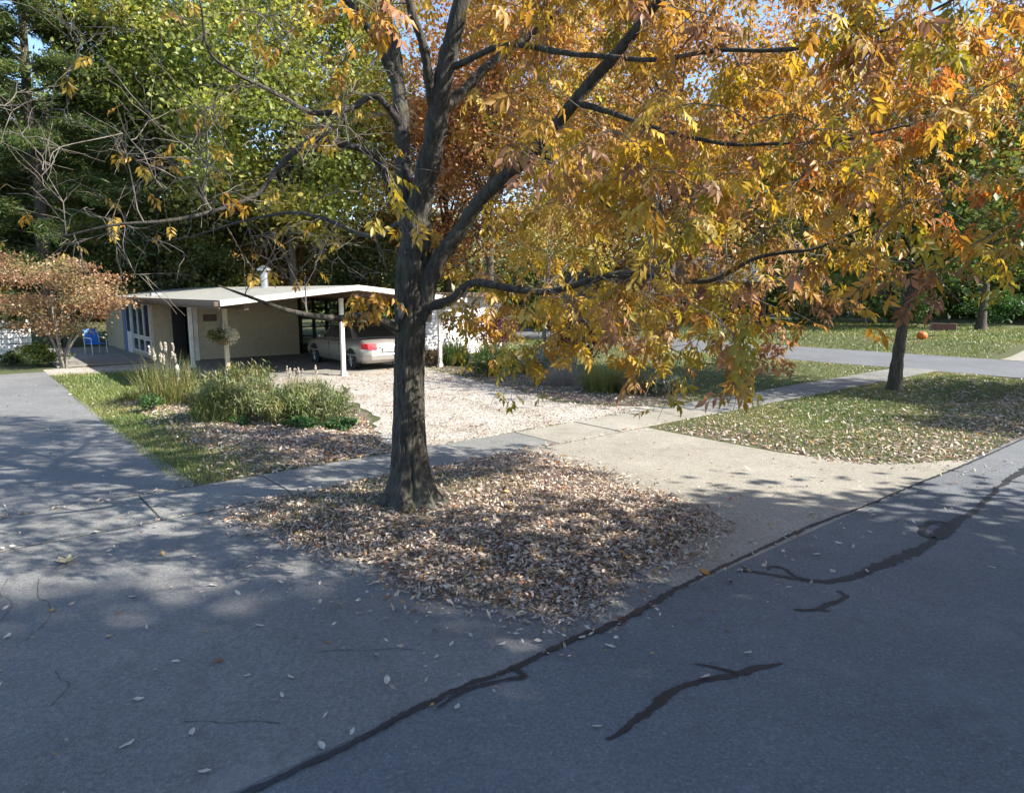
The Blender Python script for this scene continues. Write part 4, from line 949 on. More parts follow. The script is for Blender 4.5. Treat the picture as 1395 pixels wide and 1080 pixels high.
# ================================================================== CAR
def sedan():
    t = thing('sedan', 'champagne silver sedan with red tail lights parked under the carport', 'car', UV(9.78 + 0.88, 19.05 + 2.35), RZ + math.pi / 2)
    # local x forward, y left; rear bumper at x=-2.35
    st = [(-2.36, 0.62, 0.42, 0.58, 0.66), (-2.32, 0.74, 0.30, 0.60, 0.80), (-2.22, 0.82, 0.26, 0.62, 0.93), (-2.05, 0.86, 0.24, 0.64, 0.985), (-1.6, 0.885, 0.22, 0.66, 0.995), (-1.0, 0.89, 0.21, 0.66, 0.98), (0.0, 0.89, 0.21, 0.66, 0.95), (0.8, 0.89, 0.21, 0.65, 0.93), (1.2, 0.885, 0.21, 0.63, 0.91), (1.7, 0.87, 0.22, 0.60, 0.83), (2.05, 0.83, 0.24, 0.55, 0.75), (2.25, 0.74, 0.28, 0.50, 0.66), (2.36, 0.60, 0.38, 0.48, 0.58)]
    V = []; F = []; K = 13
    for (x, w, zb, zm, zt) in st:
        half = [(0.0, zb), (w * 0.86, zb), (w * 0.97, zb + 0.06), (w, (zb + zm) / 2), (w, zm), (w * 0.975, zm + (zt - zm) * 0.6), (w * 0.90, zt - 0.012)]
        ring = half + [(0.0, zt + 0.02)] + [(-y, z) for y, z in half[:0:-1]]
        V += [(x, y, z) for y, z in ring]
    n = len(ring)
    for j in range(len(st) - 1):
        F += [(j * n + i, j * n + (i + 1) % n, (j + 1) * n + (i + 1) % n, (j + 1) * n + i) for i in range(n)]
    F += [tuple(range(n)), tuple((len(st) - 1) * n + i for i in range(n))]
    mb = MB(); mb.add(V, F); body = mb.obj('body', M['car'], t, smooth=True)
    # cabin
    lo = [(-1.62, 0.80, 0.985), (1.02, 0.80, 0.925)]; 
    prof = [(-1.62, 0.80, 0.97), (-0.98, 0.64, 1.36), (-0.55, 0.615, 1.415), (0.05, 0.61, 1.42), (0.38, 0.62, 1.375), (1.05, 0.80, 0.91)]
    V = []; F = []
    for (x, w, z) in prof: V += [(x, w, z), (x, w * 0.6, z + 0.018), (x, -w * 0.6, z + 0.018), (x, -w, z)]
    for j in range(5): F += [(4 * j + i, 4 * j + i + 1, 4 * j + i + 5, 4 * j + i + 4) for i in range(3)]
    for s in (0, 3):
        base = len(V); sg = 1 if s == 0 else -1
        F.append(tuple(4 * j + s for j in range(6)))
    cb = MB(); cb.add(V, F); cabin = cb.obj('cabin', M['car'], t)
    def quad(name, pts, m, parent, th=0.006):
        P = [Vector(p) for p in pts]; nn = (P[1] - P[0]).cross(P[2] - P[0]).normalized()
        mb = MB(); mb.hexa([tuple(p) for p in P] + [tuple(p + nn * th) for p in P]); return mb.obj(name, m, parent)
    def lerp(a, b, f): return tuple(a[i] + (b[i] - a[i]) * f for i in range(3))
    A, B = (-1.62, 0.80, 0.97), (-0.98, 0.64, 1.36); A2, B2 = (-1.62, -0.80, 0.97), (-0.98, -0.64, 1.36)
    l0, l1, l2, l3 = lerp(A, B, 0.1), lerp(A, B, 0.92), lerp(A2, B2, 0.92), lerp(A2, B2, 0.1)
    def ins(p, q, f): return lerp(p, q, f)
    up = Vector((-0.39 * 0.0, 0, 0))
    w0, w1, w2, w3 = ins(l0, l3, 0.07), ins(l1, l2, 0.06), ins(l1, l2, 0.94), ins(l0, l3, 0.93)
    off = Vector((-0.52, 0, 0.85)).normalized() * 0.024
    quad('rear_window', [tuple(Vector(p) + off) for p in (w0, w1, w2, w3)][::-1], M['carglass'], cabin)
    A, B = (1.05, 0.80, 0.91), (0.38, 0.62, 1.375); A2, B2 = (1.05, -0.80, 0.91), (0.38, -0.62, 1.375)
    l0, l1, l2, l3 = lerp(A, B, 0.1), lerp(A, B, 0.95), lerp(A2, B2, 0.95), lerp(A2, B2, 0.1)
    off = Vector((0.57, 0, 0.82)).normalized() * 0.024
    quad('windshield', [tuple(Vector(p) + off) for p in (ins(l0, l3, 0.06), ins(l1, l2, 0.05), ins(l1, l2, 0.95), ins(l0, l3, 0.94))], M['carglass'], cabin)
    for sg in (1, -1):
        for pts in ([(-0.62, 0.785, 0.985), (-0.62, 0.655, 1.345), (-0.95, 0.675, 1.31), (-1.35, 0.785, 1.01)], [(0.13, 0.785, 0.965), (0.13, 0.65, 1.36), (-0.55, 0.652, 1.355), (-0.55, 0.785, 0.98)], [(0.78, 0.785, 0.955), (0.38, 0.66, 1.315), (0.20, 0.648, 1.355), (0.20, 0.785, 0.965)]):
            P = [(x, sg * (y + 0.012), z) for x, y, z in pts]
            quad('side_window', P if sg > 0 else P[::-1], M['carglass'], cabin)
        # door seams and handles
        for x in (-0.60, 0.17):
            MB().box(x - 0.006, x + 0.006, sg * 0.886 - 0.006, sg * 0.886 + 0.008, 0.36, 0.86).obj('door_seam', M['dark'], body)
        for x in (-0.50, 0.30):
            MB().box(x - 0.09, x + 0.09, sg * 0.89 - 0.01, sg * 0.89 + 0.025, 0.74, 0.775).obj('door_handle', M['car'], body, bevel=0.008)
        MB().box(-1.9, 1.9, sg * 0.893 - 0.01, sg * 0.893 + 0.014, 0.47, 0.52).obj('side_moulding', M['car'], body)
        mb = MB(); mb.box(0.62, 0.80, sg * 0.90 - 0.08, sg * 0.90 + 0.12, 0.93, 1.06); mb.obj('mirror', M['car'], t, bevel=0.03)
        tl = [(-2.375, sg * 0.44, 0.70), (-2.375, sg * 0.70, 0.69), (-2.34, sg * 0.70, 0.88), (-2.34, sg * 0.44, 0.87)]
        mb = MB(); mb.hexa([(-2.40, sg * 0.44, 0.70), (-2.36, sg * 0.74, 0.69), (-2.10, sg * 0.872, 0.70), (-2.10, sg * 0.44, 0.70), (-2.33, sg * 0.44, 0.865), (-2.29, sg * 0.74, 0.875), (-2.10, sg * 0.868, 0.875), (-2.10, sg * 0.44, 0.86)])
        mb.obj('tail_light', M['red'], t, bevel=0.012)
        mb = MB(); mb.box(-2.38, -2.30, sg * 0.16 - 0.05, sg * 0.16 + 0.05, 0.20, 0.26)
        if sg < 0: mb.obj('exhaust_pipe', M['dark'], t, bevel=0.015)
        for x in (-1.42, 1.38):
            w = bpy.data.objects.new('wheel', None); link(w, t); w.location = (x, sg * 0.80, 0.315); w.rotation_euler = (rad(90), 0, 0)
            mb = MB(); mb.lathe([(0.20, -0.1), (0.29, -0.1), (0.315, -0.07), (0.315, 0.07), (0.29, 0.1), (0.20, 0.1)], 28); mb.obj('tyre', M['rubber'], w, smooth=False)
            mb = MB(); s = -sg
            mb.lathe([(0.20, 0.09 * s), (0.185, 0.075 * s), (0.10, 0.085 * s), (0.05, 0.1 * s), (0, 0.1 * s)], 20)
            for q in range(7):
                a = q * 2 * math.pi / 7; mb.box(0, 0, 0, 0, 0, 0) if False else mb.tube([(0.05 * math.cos(a), 0.05 * math.sin(a), 0.092 * s), (0.195 * math.cos(a), 0.195 * math.sin(a), 0.092 * s)], [0.02, 0.014], 6)
            mb.obj('rim', M['metal'], w)
            mb = MB(); mb.lathe([(0.0, 0.0), (0.365, 0.0), (0.365, 0.02), (0.0, 0.02)], 28)
            ar = mb.obj('wheel_arch', M['dark'], t); ar.location = (x, sg * 0.873 + (0.02 if sg > 0 else 0), 0.335); ar.rotation_euler = (rad(90), 0, 0)
    mb = MB(); mb.hexa([(-2.42, -0.66, 0.36), (-2.42, 0.66, 0.36), (-2.2, 0.86, 0.34), (-2.2, -0.86, 0.34), (-2.44, -0.68, 0.56), (-2.44, 0.68, 0.56), (-2.2, 0.88, 0.58), (-2.2, -0.88, 0.58)]); mb.obj('rear_bumper', M['car'], t, bevel=0.03)
    MB().box(-2.40, -2.385, -0.26, 0.26, 0.62, 0.76).obj('license_plate', M['white'], t)
    for y in (-0.33, -0.37): MB().box(-2.375, -2.33, y - 0.012, y + 0.012, 0.72, 0.80).obj('badge', M['dark'], t)
    MB().box(-2.375, -2.33, 0.27, 0.36, 0.745, 0.785).obj('badge', M['metal'], t)
    return t
sedan()

# ================================================================== PLANTS IN THE BEDS
def blades(name, parent, n, h, spread, pal, seed, w=0.008, droop=0.5, m='blade'):
    r = np.random.default_rng(seed); seg = 4
    a = r.uniform(0, 2 * np.pi, n); rr = spread * 0.62 * np.sqrt(r.random(n)); hh = h * r.uniform(0.3, 1.1, n) * (1 - 0.35 * (rr / spread / 0.62) ** 2); out = spread * r.uniform(0.0, 0.65, n) * np.where(r.random(n) < 0.12, 2.0, 1.0)
    b = np.stack([np.cos(a) * rr, np.sin(a) * rr, np.zeros(n)], -1); a = a + r.normal(0, 1.2, n)
    V = np.zeros((n, seg * 2 + 1, 3)); ca, sa = np.cos(a), np.sin(a)
    for i in range(seg + 1):
        t = i / seg; p = b + np.stack([ca * out * t ** 1.7, sa * out * t ** 1.7, hh * (t * (1 + droop * 0.5) - droop * 0.5 * t ** 3)], -1)
        ww = w * (1 - t) ** 0.7 / 2; lat = np.stack([-sa, ca, 0 * a], -1) * ww
        if i < seg: V[:, 2 * i] = p - lat; V[:, 2 * i + 1] = p + lat
        else: V[:, 2 * seg] = p
    tf = []
    for i in range(seg - 1): tf += [(2 * i, 2 * i + 1, 2 * i + 3), (2 * i, 2 * i + 3, 2 * i + 2)]
    tf.append((2 * seg - 2, 2 * seg - 1, 2 * seg)); tf = np.array(tf)
    F = (tf[None] + (np.arange(n) * (2 * seg + 1))[:, None, None]).reshape(-1, 3)
    pal = np.array(pal); col = np.repeat(pal[r.integers(0, len(pal), n)] * r.uniform(0.75, 1.25, (n, 1)), 2 * seg + 1, 0)
    o = npobj(name, V.reshape(-1, 3), F, M[m], parent, col); o['kind'] = 'stuff'; return o
def plume(parent, p, h, seed):
    r = np.random.default_rng(seed)
    lean = r.normal(0, 0.12, 2)
    mb = MB(); mb.tube([p, (p[0] + lean[0] * 0.5, p[1] + lean[1] * 0.5, p[2] + h * 0.6), (p[0] + lean[0], p[1] + lean[1], p[2] + h)], [0.004, 0.003, 0.002], 5)
    o = mb.obj('plume_stalk', M['twig'], parent)
    puff('plume', o, (p[0] + lean[0], p[1] + lean[1], p[2] + h), (0.022, 0.022, 0.11), 60, 0.04, [(0.60, 0.55, 0.47), (0.50, 0.44, 0.36)], seed, 'dry', 2.0)
def gpos(u, v):
    x, y, _ = UV(u, v); return (x, y, float(gz(x, y)) - 0.01)
GG = [(0.098, 0.143, 0.03), (0.14, 0.182, 0.036), (0.238, 0.221, 0.06), (0.063, 0.104, 0.024)]
GB = [(0.169, 0.2, 0.096), (0.13, 0.175, 0.072), (0.221, 0.225, 0.108)]
BR = [(0.3, 0.24, 0.096), (0.213, 0.192, 0.06), (0.163, 0.168, 0.048)]
def clump(label, u, v, h, sp, n, pal, seed, plumes=0, w=0.012, droop=0.6, name='ornamental_grass', cat='grass clump', group=None, bushy=0):
    t = thing(name, label, cat, gpos(u, v), 0, group)
    blades('foliage', t, n, h, sp, pal, seed, w, droop)
    if bushy:
        r = np.random.default_rng(seed + 500); k = 26; cl = r.normal(0, 1, (k, 3)); cl /= np.linalg.norm(cl, axis=1)[:, None]
        cl = cl * r.random((k, 1)) ** 0.5 * np.array([sp * 0.85, sp * 0.85, h * 0.36]) + np.array([0, 0, h * 0.42])
        ci = r.integers(0, k, bushy); P = cl[ci] + r.normal(0, 0.11, (bushy, 3)); P[:, 2] = np.maximum(P[:, 2], 0.03)
        d = r.normal(0, 0.7, (bushy, 3)) + np.array([0, 0, 0.9]); pa = np.array(pal)
        V, F = place(CARD_T * np.array([1.6, 0.35, 1]), CARD_F, P, frames(d, r.normal(0, 1, bushy)), 0.075 * r.uniform(0.5, 1.5, bushy))
        o = npobj('leaf_mass', V, F, M['blade'], t, np.repeat((pa[r.integers(0, len(pa), k)][ci] * 0.6 + pa[r.integers(0, len(pa), bushy)] * 0.4) * r.uniform(0.7, 1.3, (bushy, 1)), 4, 0)); o['kind'] = 'stuff'
    r = np.random.default_rng(seed + 1000)
    for i in range(plumes):
        a = r.uniform(0, 6.28); plume(t, (0.2 * sp * math.cos(a), 0.2 * sp * math.sin(a), h * 0.35), h * r.uniform(0.4, 0.75), seed * 31 + i)
    return t
clump('arching grass clump with pale plumes by the white stake', 3.6, 16.2, 1.15, 1.0, 900, BR + GG, 71, 12)
clump('upright dark green grass clump at the front of the bed', 3.85, 13.3, 0.9, 0.75, 700, GG + GB, 72, 0, 0.009, 1.0, bushy=4500)
clump('tall olive grass clump behind the upright green one', 4.75, 15.0, 0.95, 0.9, 700, BR + GG, 73, 0, 0.009, 1.0, bushy=4500)
clump('brown-green grass clump in the middle of the bed', 4.45, 13.6, 0.8, 0.9, 600, BR + GB, 79, 0, 0.009, 1.1, bushy=4500)
clump('wide blue-green mound of fine grass near the gravel', 5.0, 12.4, 0.72, 1.0, 1200, GB + GG, 74, 0, 0.008, 0.9, bushy=7000)
clump('fine pale grass mound next to the gravel edge', 5.7, 13.5, 0.66, 0.9, 900, GB + [(0.3, 0.28, 0.14)], 75, 0, 0.008, 0.9, bushy=5000)
clump('low grass tuft with white plumes in front of the carport', 6.5, 16.4, 0.55, 0.45, 260, BR, 76, 8)
clump('single tall pale plume grass near the carport post', 7.15, 16.6, 0.5, 0.3, 120, BR, 77, 3)
clump('small grass tuft at the edge of the driveway strip', 3.0, 17.2, 0.35, 0.4, 260, GG, 78)
def shrub(name, label, u, v, rad3, n, size, pal, seed, stems=7, zc=0.5, cat='shrub', stem_m='bark2', group=None):
    r = np.random.default_rng(seed)
    t = thing(name, label, cat, gpos(u, v), 0, group)
    mb = MB(); tips = []
    for i in range(stems):
        a = r.uniform(0, 6.28); q = r.uniform(0.3, 0.8)
        e = (rad3[0] * q * math.cos(a), rad3[1] * q * math.sin(a), zc * 2 * rad3[2] * r.uniform(0.6, 1.0)); tips.append(e)
        mb.tube([(0.03 * math.cos(a), 0.03 * math.sin(a), 0), (e[0] * 0.4, e[1] * 0.4, e[2] * 0.6), e], [0.012, 0.008, 0.004], 5)
    mb.obj('stems', M[stem_m], t)
    k = max(14, stems * 3)
    cl = r.normal(0, 1, (k, 3)); cl /= np.linalg.norm(cl, axis=1)[:, None]; cl *= r.random((k, 1)) ** 0.45
    cl = cl * np.array(rad3) * 0.85 + np.array([0, 0, rad3[2] * 2 * zc]); ci = r.integers(0, k, n)
    P = cl[ci] + r.normal(0, 0.16, (n, 3)) * np.array(rad3) ; P[:, 2] = np.maximum(P[:, 2], 0.03 + 0.05 * r.random(n))
    d = r.normal(0, 1, (n, 3)) + np.array([0, 0, 0.3])
    V, F = place(CARD_T, CARD_F, P, frames(d, r.normal(0, 0.9, n)), size * r.uniform(0.6, 1.4, n))
    pal = np.array(pal); col = (pal[r.integers(0, len(pal), k)][ci] * 0.6 + pal[r.integers(0, len(pal), n)] * 0.4) * r.uniform(0.75, 1.25, (n, 1))
    o = npobj('foliage', V, F, M['leaf'], t, np.repeat(col, 4, 0)); o['kind'] = 'stuff'
    return t
LOW = [(0.05, 0.13, 0.03), (0.08, 0.18, 0.04), (0.04, 0.10, 0.03)]
shrub('ground_plant', 'low bright green plant at the corner of the grass bed', 5.35, 11.35, (0.45, 0.3, 0.14), 700, 0.06, LOW, 81, 6, cat='plant')
shrub('ground_plant', 'low green plant under the blue-green mound', 4.75, 11.6, (0.4, 0.3, 0.12), 500, 0.06, LOW, 82, 6, cat='plant')
shrub('ground_plant', 'tiny green plant between two grass clumps', 3.95, 12.6, (0.22, 0.2, 0.1), 260, 0.05, LOW, 83, 5, cat='plant')
shrub('ground_plant', 'leafy green sprout in the dry leaves by the left grass strip', 3.05, 15.2, (0.35, 0.3, 0.2), 300, 0.06, LOW, 84, 5, cat='plant')
# right bed
PU = [(0.10, 0.035, 0.045), (0.06, 0.025, 0.03), (0.15, 0.05, 0.05)]
SG = [(0.26, 0.30, 0.22), (0.18, 0.24, 0.15), (0.32, 0.34, 0.27)]
clump('strap-leaved green clump in front of the white wing wall', 13.0, 18.9, 0.95, 0.8, 700, LOW + GG, 91, 0, 0.035, 0.9, 'strap_leaf_plant', 'plant')
clump('second strap-leaved clump beside the purple-leaved shrub', 13.6, 17.7, 0.85, 0.75, 600, LOW + GG, 92, 0, 0.035, 0.9, 'strap_leaf_plant', 'plant')
shrub('brown_shrub', 'low brownish shrub at the foot of the white wall', 12.3, 19.2, (0.7, 0.5, 0.32), 1500, 0.06, [(0.16, 0.12, 0.06), (0.10, 0.09, 0.04), (0.2, 0.14, 0.08)], 93)
shrub('red_shrub', 'loose purple-red shrub by the white wing wall', 14.9, 19.2, (1.0, 0.9, 0.95), 3000, 0.08, [(0.22, 0.06, 0.07), (0.16, 0.05, 0.08), (0.3, 0.1, 0.08)], 94, 9, 0.6)
shrub('purple_shrub', 'dense dark purple shrub next to the small bare trunk', 15.6, 15.8, (1.1, 1.0, 0.8), 5600, 0.085, PU, 95, 10, 0.55)
shrub('pale_shrub', 'silvery green leafy plant in front of the dark purple shrub', 13.9, 15.2, (0.95, 0.8, 0.36), 2400, 0.09, SG, 96)
shrub('green_shrub', 'low green shrub at the gravel edge under hanging leaves', 12.4, 15.9, (0.9, 0.9, 0.4), 2600, 0.07, LOW + GG, 97)
clump('purple-grey lavender tuft beside the gravel', 12.4, 13.2, 0.65, 0.7, 600, [(0.34, 0.27, 0.29), (0.28, 0.25, 0.20), (0.22, 0.24, 0.12)], 98, 0, 0.01, 0.3, 'lavender', 'plant')
clump('taller lavender tuft with upright purple stems', 13.1, 13.7, 0.85, 0.65, 520, [(0.36, 0.28, 0.31), (0.28, 0.25, 0.22), (0.24, 0.24, 0.13)], 99, 0, 0.01, 0.2, 'lavender', 'plant')
clump('light green grass clump at the end of the right bed', 12.6, 11.7, 0.8, 0.85, 1700, [(0.22, 0.25, 0.06), (0.15, 0.19, 0.05), (0.30, 0.26, 0.10)], 100, 0, 0.011, 0.6)
clump('straw and green grass clump near the sidewalk', 12.9, 10.9, 0.6, 0.75, 1200, [(0.26, 0.22, 0.10), (0.15, 0.17, 0.06), (0.2, 0.15, 0.08)], 101)
shrub('pale_shrub', 'small silvery mound closest to the sidewalk', 13.2, 10.1, (0.6, 0.55, 0.28), 1700, 0.055, SG + [(0.2, 0.22, 0.1)], 102)
shrub('green_shrub', 'small dark green tuft standing alone on the corner lawn', 19.6, 12.9, (0.4, 0.35, 0.25), 800, 0.06, DK + GR, 103)
bough_tree('small_tree', 'small tree with pale thin trunk in the right bed', UV(15.2, 16.9)[:2], 5.5, 0.12, (0.4, 0.5, 4.0), (2.6, 2.4, 1.6), GO + OL, 40, 7000, 0.1, 104, bark='palebark')  # crown raised and widened so its shade dapples the white wing wall

# Japanese maple by the porch
jm = bough_tree('japanese_maple', 'small rusty-pink maple with several pale stems beside the porch', UV(2.75, 26.6)[:2], 3.6, 0.07, (-0.3, 0, 2.4), (2.9, 2.1, 1.6), [(0.38, 0.21, 0.11), (0.31, 0.16, 0.09), (0.43, 0.29, 0.15), (0.28, 0.24, 0.09)], 48, 13000, 0.085, 105, bark='palebark', flat=0.33, spread=0.17)
for k, (dx, dy) in enumerate(((0.5, 0.1), (-0.55, 0.2), (0.15, -0.35), (-0.25, -0.2), (0.85, -0.1))):
    P = smooth_path([(0.03 * k, 0, -0.1), (dx * 0.3, dy * 0.3, 0.55), (dx * 0.9, dy, 1.2), (dx * 1.8, dy * 1.8, 2.0)], 14)
    V, F = tube(P, np.linspace(0.05, 0.02, 14), 8); npobj('stem', V, F, M['palebark'], jm, smooth=True)
shrub('green_shrub', 'bright yellow-green shrub under the rusty maple', 2.35, 27.4, (0.9, 0.7, 0.42), 1700, 0.09, [(0.20, 0.26, 0.05), (0.12, 0.2, 0.04), (0.30, 0.30, 0.08)], 106)
shrub('green_shrub', 'dark green shrub at the foot of the white board fence', 1.5, 28.6, (0.45, 0.4, 0.25), 700, 0.09, LOW + DK, 107)
shrub('hedge_shrub', 'sunlit bright green bush beyond the board fence', -3.0, 34.5, (2.6, 2.0, 1.7), 5000, 0.16, [(0.16, 0.28, 0.04), (0.11, 0.2, 0.03), (0.2, 0.3, 0.06)], 108, 12)

# board fence at the left
fence = thing('board_fence', 'white horizontal board fence at the end of the driveway', 'fence', UV(1.45, 29.3), RZ)
for i in range(7):
    MB().box(-5.5, 0.75, -0.012, 0.012, 0.12 + i * 0.19, 0.28 + i * 0.19).obj('board', M['wsiding'], fence)
for x in (-5.4, -3.6, -1.8, 0.0, 0.68): MB().box(x - 0.05, x + 0.05, 0.014, 0.11, 0.0, 1.5).obj('post', M['wsiding'], fence)

# blue patio chair
ch = thing('patio_chair', 'blue patio chair with white metal legs on the porch', 'chair', UV(4.35, 30.9, 0.06), RZ + rad(20))
mb = MB(); mb.hexa([(-0.25, 0.20, 0.42), (0.25, 0.20, 0.42), (0.25, 0.23, 0.42), (-0.25, 0.23, 0.42), (-0.24, 0.32, 0.98), (0.24, 0.32, 0.98), (0.24, 0.35, 0.98), (-0.24, 0.35, 0.98)]); mb.obj('backrest', M['bluefab'], ch, bevel=0.01)
MB().box(-0.25, 0.25, -0.26, 0.22, 0.385, 0.42).obj('seat', M['bluefab'], ch, bevel=0.01)
for x in (-0.28, 0.28):
    for pts in ([(x, -0.27, 0), (x, -0.25, 0.62)], [(x, 0.26, 0), (x, 0.24, 0.45), (x, 0.34, 1.0)]):
        mb = MB(); mb.tube(pts, [0.017] * len(pts), 8); mb.obj('leg', M['white'], ch)
    mb = MB(); mb.tube([(x, -0.27, 0.62), (x, 0.27, 0.64)], [0.02, 0.02], 8); mb.obj('armrest', M['white'], ch)

# white stake in the bed
st = thing('marker_stake', 'short white wooden stake standing in the grass bed', 'stake', gpos(3.95, 16.9), RZ)
MB().box(-0.035, 0.035, -0.02, 0.02, -0.1, 0.72).obj('stake_board', M['white'], st, bevel=0.006)
mb = MB(); mb.hexa([(-0.035, -0.02, 0.722), (0.035, -0.02, 0.722), (0.035, 0.02, 0.722), (-0.035, 0.02, 0.722), (-0.006, -0.004, 0.77), (0.006, -0.004, 0.77), (0.006, 0.004, 0.77), (-0.006, 0.004, 0.77)]); mb.obj('stake_tip', M['white'], st)

# ================================================================== ACROSS THE CROSS STREET
pk = thing('pumpkin', 'orange pumpkin on the lawn across the cross street', 'pumpkin', (UV(33.6, 12.0)[0], UV(33.6, 12.0)[1], float(gz(*UV(33.6, 12.0)[:2]))))
V = []; F = []; n = 40; k = 14
for j in range(k + 1):
    ph = math.pi * j / k
    for i in range(n):
        a = 2 * math.pi * i / n; rr = 0.22 * math.sin(ph) ** 0.8 * (1 + 0.06 * abs(math.cos(5 * a)) - 0.05)
        V.append((rr * math.cos(a), rr * math.sin(a), 0.18 - 0.18 * math.cos(ph) * (1 - 0.15 * math.exp(-(math.sin(ph) / 0.3) ** 2))))
F = [(j * n + i, j * n + (i + 1) % n, (j + 1) * n + (i + 1) % n, (j + 1) * n + i) for j in range(k) for i in range(n)]
mb = MB(); mb.add(V, F); mb.obj('shell', M['pumpkin'], pk, smooth=True)
mb = MB(); mb.tube([(0, 0, 0.31), (0.01, 0, 0.38), (0.04, 0.02, 0.43)], [0.03, 0.02, 0.018], 7); mb.obj('stalk', M['twig'], pk)
bw = thing('brick_planter', 'low red brick planter wall at the back of the far lawn', 'planter', (UV(42.0, 14.0)[0], UV(42.0, 14.0)[1], float(gz(*UV(42.0, 14.0)[:2]))), RZ - rad(75))
MB().box(-0.62, 0.62, -0.14, 0.14, -0.05, 0.38).obj('core', M['mortar'], bw)
for rI in range(5):
    for cI in range(5):
        x = -0.63 + cI * 0.26 + (0.13 if rI % 2 else 0); x1 = min(x + 0.245, 0.63)
        if x1 - x < 0.05: continue
        for s in (-1, 1): MB().box(x, x1, s * 0.15 - 0.012, s * 0.15 + 0.012, 0.01 + rI * 0.078, 0.074 + rI * 0.078).obj('brick', M['brick'], bw)
# dark brick house behind the leaves
fh = thing('brick_house', 'dark brick house with grey roof half hidden behind the golden leaves', 'house', (11.0, 50.0, 0.3), rad(8))
MB().box(-6, 6, -3, 4, -0.4, 2.8).obj('wall', M['brick'], fh)
mb = MB(); mb.add([(-6.5, -3.6, 2.8), (6.5, -3.6, 2.8), (6.5, 4.6, 2.8), (-6.5, 4.6, 2.8), (-6.5, 0.5, 4.6), (6.5, 0.5, 4.6)], [(0, 1, 5, 4), (2, 3, 4, 5), (0, 4, 3), (1, 2, 5), (3, 2, 1, 0)]); rf = mb.obj('roof', M['shingle'], fh)
MB().box(2.5, 3.3, 1.2, 1.9, 3.9, 5.6).obj('chimney', M['brick'], rf)
for x in (-4.6, -2.4, 3.6):
    mb = MB()
    for a in ((-0.6, -0.52, 0.9, 2.2), (0.52, 0.6, 0.9, 2.2), (-0.52, 0.52, 0.9, 0.98), (-0.52, 0.52, 2.12, 2.2), (-0.52, 0.52, 1.52, 1.58)): mb.box(x + a[0], x + a[1], -3.07, -3.003, a[2], a[3])
    w = mb.obj('window', M['white'], fh); MB().box(x - 0.52, x + 0.52, -3.03, -3.004, 0.98, 2.12).obj('pane', M['glass'], w)
d = MB().box(-0.4, 0.6, -3.05, -3.002, -0.3, 2.1).obj('door', M['dark'], fh); MB().box(0.42, 0.5, -3.09, -3.052, 0.8, 0.9).obj('door_handle', M['metal'], d)
for k, (x, y, s) in enumerate(((8.0, 45.2, 1.2), (14.2, 45.8, 1.4), (19.5, 43.5, 1.3), (24.0, 42.0, 1.3), (30.0, 42.5, 1.5), (35.5, 43.5, 1.4), (2.0, 43.0, 1.3))):
    u, v = toUV(x, y)
    shrub('foundation_shrub', ['round green bush at the corner of the brick house', 'broad green bush beside the brick house door', 'dark bush under the golden tree', 'green bush behind the pumpkin lawn', 'wide green bush at the back of the far lawn', 'bush next to the brick planter', 'green bush across the cross street, behind the carport'][k], u, v, (1.5 * s, 1.2 * s, 0.8 * s), 2600, 0.16, [GR, LOW, DK, GR, LOW, GR, GR][k], 120 + k, 7)

# ================================================================== SINGLE FALLEN LEAVES ON THE PAVING
one = []
for k in range(5):
    r = np.random.default_rng(200 + k)
    T = []; nseg = 5
    for i in range(nseg + 1):
        t = i / nseg; wd = 0.21 * math.sin(math.pi * min(1, t * 0.93 + 0.04)) ** 0.85; c = 0.10 * (t - 0.5) ** 2 * r.uniform(0.2, 2.5)
        y0 = 0.03 * math.sin(t * 5 + k)
        for s in (-1, 0, 1): T.append((t - 0.5, y0 + s * wd, c + (0.07 * abs(s) * r.uniform(0.3, 1.4)) + 0.012))
    Fq = []
    for i in range(nseg):
        for s in (0, 1): Fq.append((3 * i + s, 3 * i + s + 1, 3 * i + s + 4, 3 * i + s + 3))
    one.append((np.array(T), np.array(Fq)))
TONES = {'pale': (0.55, 0.50, 0.44), 'tan': (0.42, 0.31, 0.22), 'brown': (0.26, 0.11, 0.05), 'orange': (0.52, 0.22, 0.04), 'yellow': (0.50, 0.36, 0.08)}
lm = {}
def fallen(x, y, z, size, tone, label, group=None):
    k = random.randrange(5)
    if (k, tone) not in lm:
        me = npmesh('fallen_leaf', one[k][0], one[k][1], np.tile(TONES[tone], (len(one[k][0]), 1)), True); me.materials.append(M['dry']); lm[(k, tone)] = me
    o = link(bpy.data.objects.new('fallen_leaf', lm[(k, tone)])); o.location = (x, y, z); o.rotation_euler = (random.gauss(0, 0.12), random.gauss(0, 0.12), random.uniform(0, 6.28)); o.scale = (size,) * 3
    return tag(o, label, 'leaf', group)
onstreet = [(-1.05, 3.43), (-0.91, 3.55), (-0.33, 3.78), (0.49, 3.6), (0.69, 4.5), (3.18, 5.81), (4.36, 5.89), (2.78, 6.64), (3.51, 6.92), (1.64, 4.41), (1.26, 4.11), (3.43, 7.44), (4.18, 7.37), (3.73, 6.81), (3.25, 6.5), (2.9, 6.2), (0.51, 4.62)]
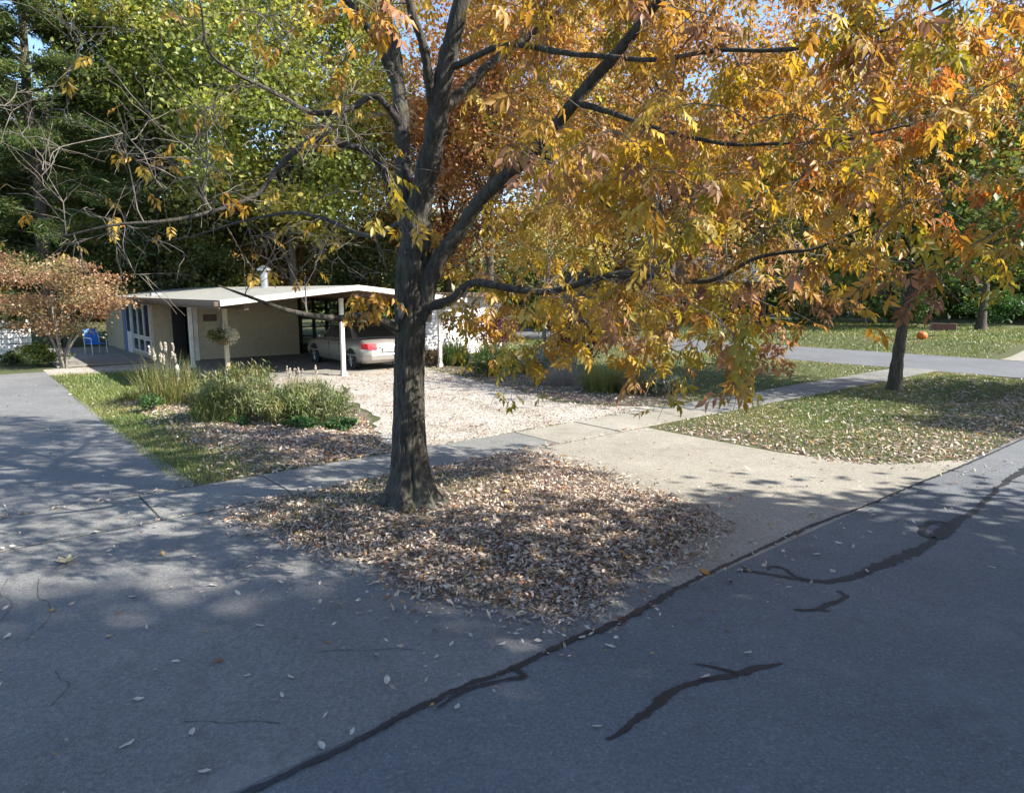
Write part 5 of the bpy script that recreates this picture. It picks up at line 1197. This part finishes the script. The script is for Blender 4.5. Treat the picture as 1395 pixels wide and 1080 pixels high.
ondrive = [(-1.82, 3.55), (-1.61, 3.23), (-2.13, 3.44), (-1.43, 3.91), (-1.44, 4.11), (-1.73, 4.13), (-2.3, 3.87), (-2.28, 4.3), (-0.81, 4.07), (-0.07, 4.53), (-0.43, 4.53), (-0.52, 4.36), (-3.12, 5.29), (-2.55, 5.51), (-2.28, 5.36), (-1.89, 4.8), (-2.74, 6.43), (-3.01, 6.15), (-3.67, 4.64), (-3.4, 6.1), (-2.4, 5.9), (-2.35, 6.0), (-1.55, 5.2), (-1.2, 5.0), (-3.9, 6.3)]
onapron = [(1.44, 7.44), (2.26, 7.71), (2.83, 8.15), (2.66, 8.46), (3.32, 8.46), (3.81, 8.99), (4.38, 9.37), (2.1, 9.37), (2.74, 10.24), (1.8, 10.01), (3.01, 8.99), (1.9, 8.3), (2.4, 7.1), (3.0, 7.6)]
for x, y in onstreet: fallen(x, y, 0.020, random.uniform(0.055, 0.085), 'pale', 'pale dry leaf lying alone on the asphalt street', 'leaves on the street')
for x, y in ondrive: fallen(x, y, 0.018, random.uniform(0.05, 0.085), 'pale', 'pale dry leaf lying on the left driveway mouth', 'leaves on the left driveway')
for x, y in onapron: fallen(x, y, 0.018, random.uniform(0.06, 0.09), 'tan', 'tan dry leaf lying on the concrete apron', 'leaves on the concrete apron')
fallen(-1.99, 4.3, 0.02, 0.075, 'brown', 'curled red-brown leaf on the left driveway mouth')
fallen(-3.62, 5.05, 0.018, 0.07, 'yellow', 'small yellow leaf on the left driveway beside a crack')
fallen(1.72, 5.78, 0.022, 0.11, 'orange', 'bright orange leaf at the street edge of the island')
fallen(2.95, 6.72, 0.02, 0.06, 'brown', 'small dark brown leaf on the street near the apron')
fc = thing('fallen_spray', 'fallen compound leaf spray with upcurled tips on the left driveway', 'leaf', (-4.12, 6.0, 0.02), 0.4)
for k in range(6):
    T, Fq = one[k % 5]; a = k * 1.05 + 0.3
    me = npmesh('leaflet', T + np.array([0.55, 0, 0]), Fq, np.tile((0.46, 0.40, 0.25), (len(T), 1)), True); me.materials.append(M['dry'])
    o = link(bpy.data.objects.new('leaflet', me), fc); o.rotation_euler = (0, -0.35, a); o.scale = (0.10,) * 3
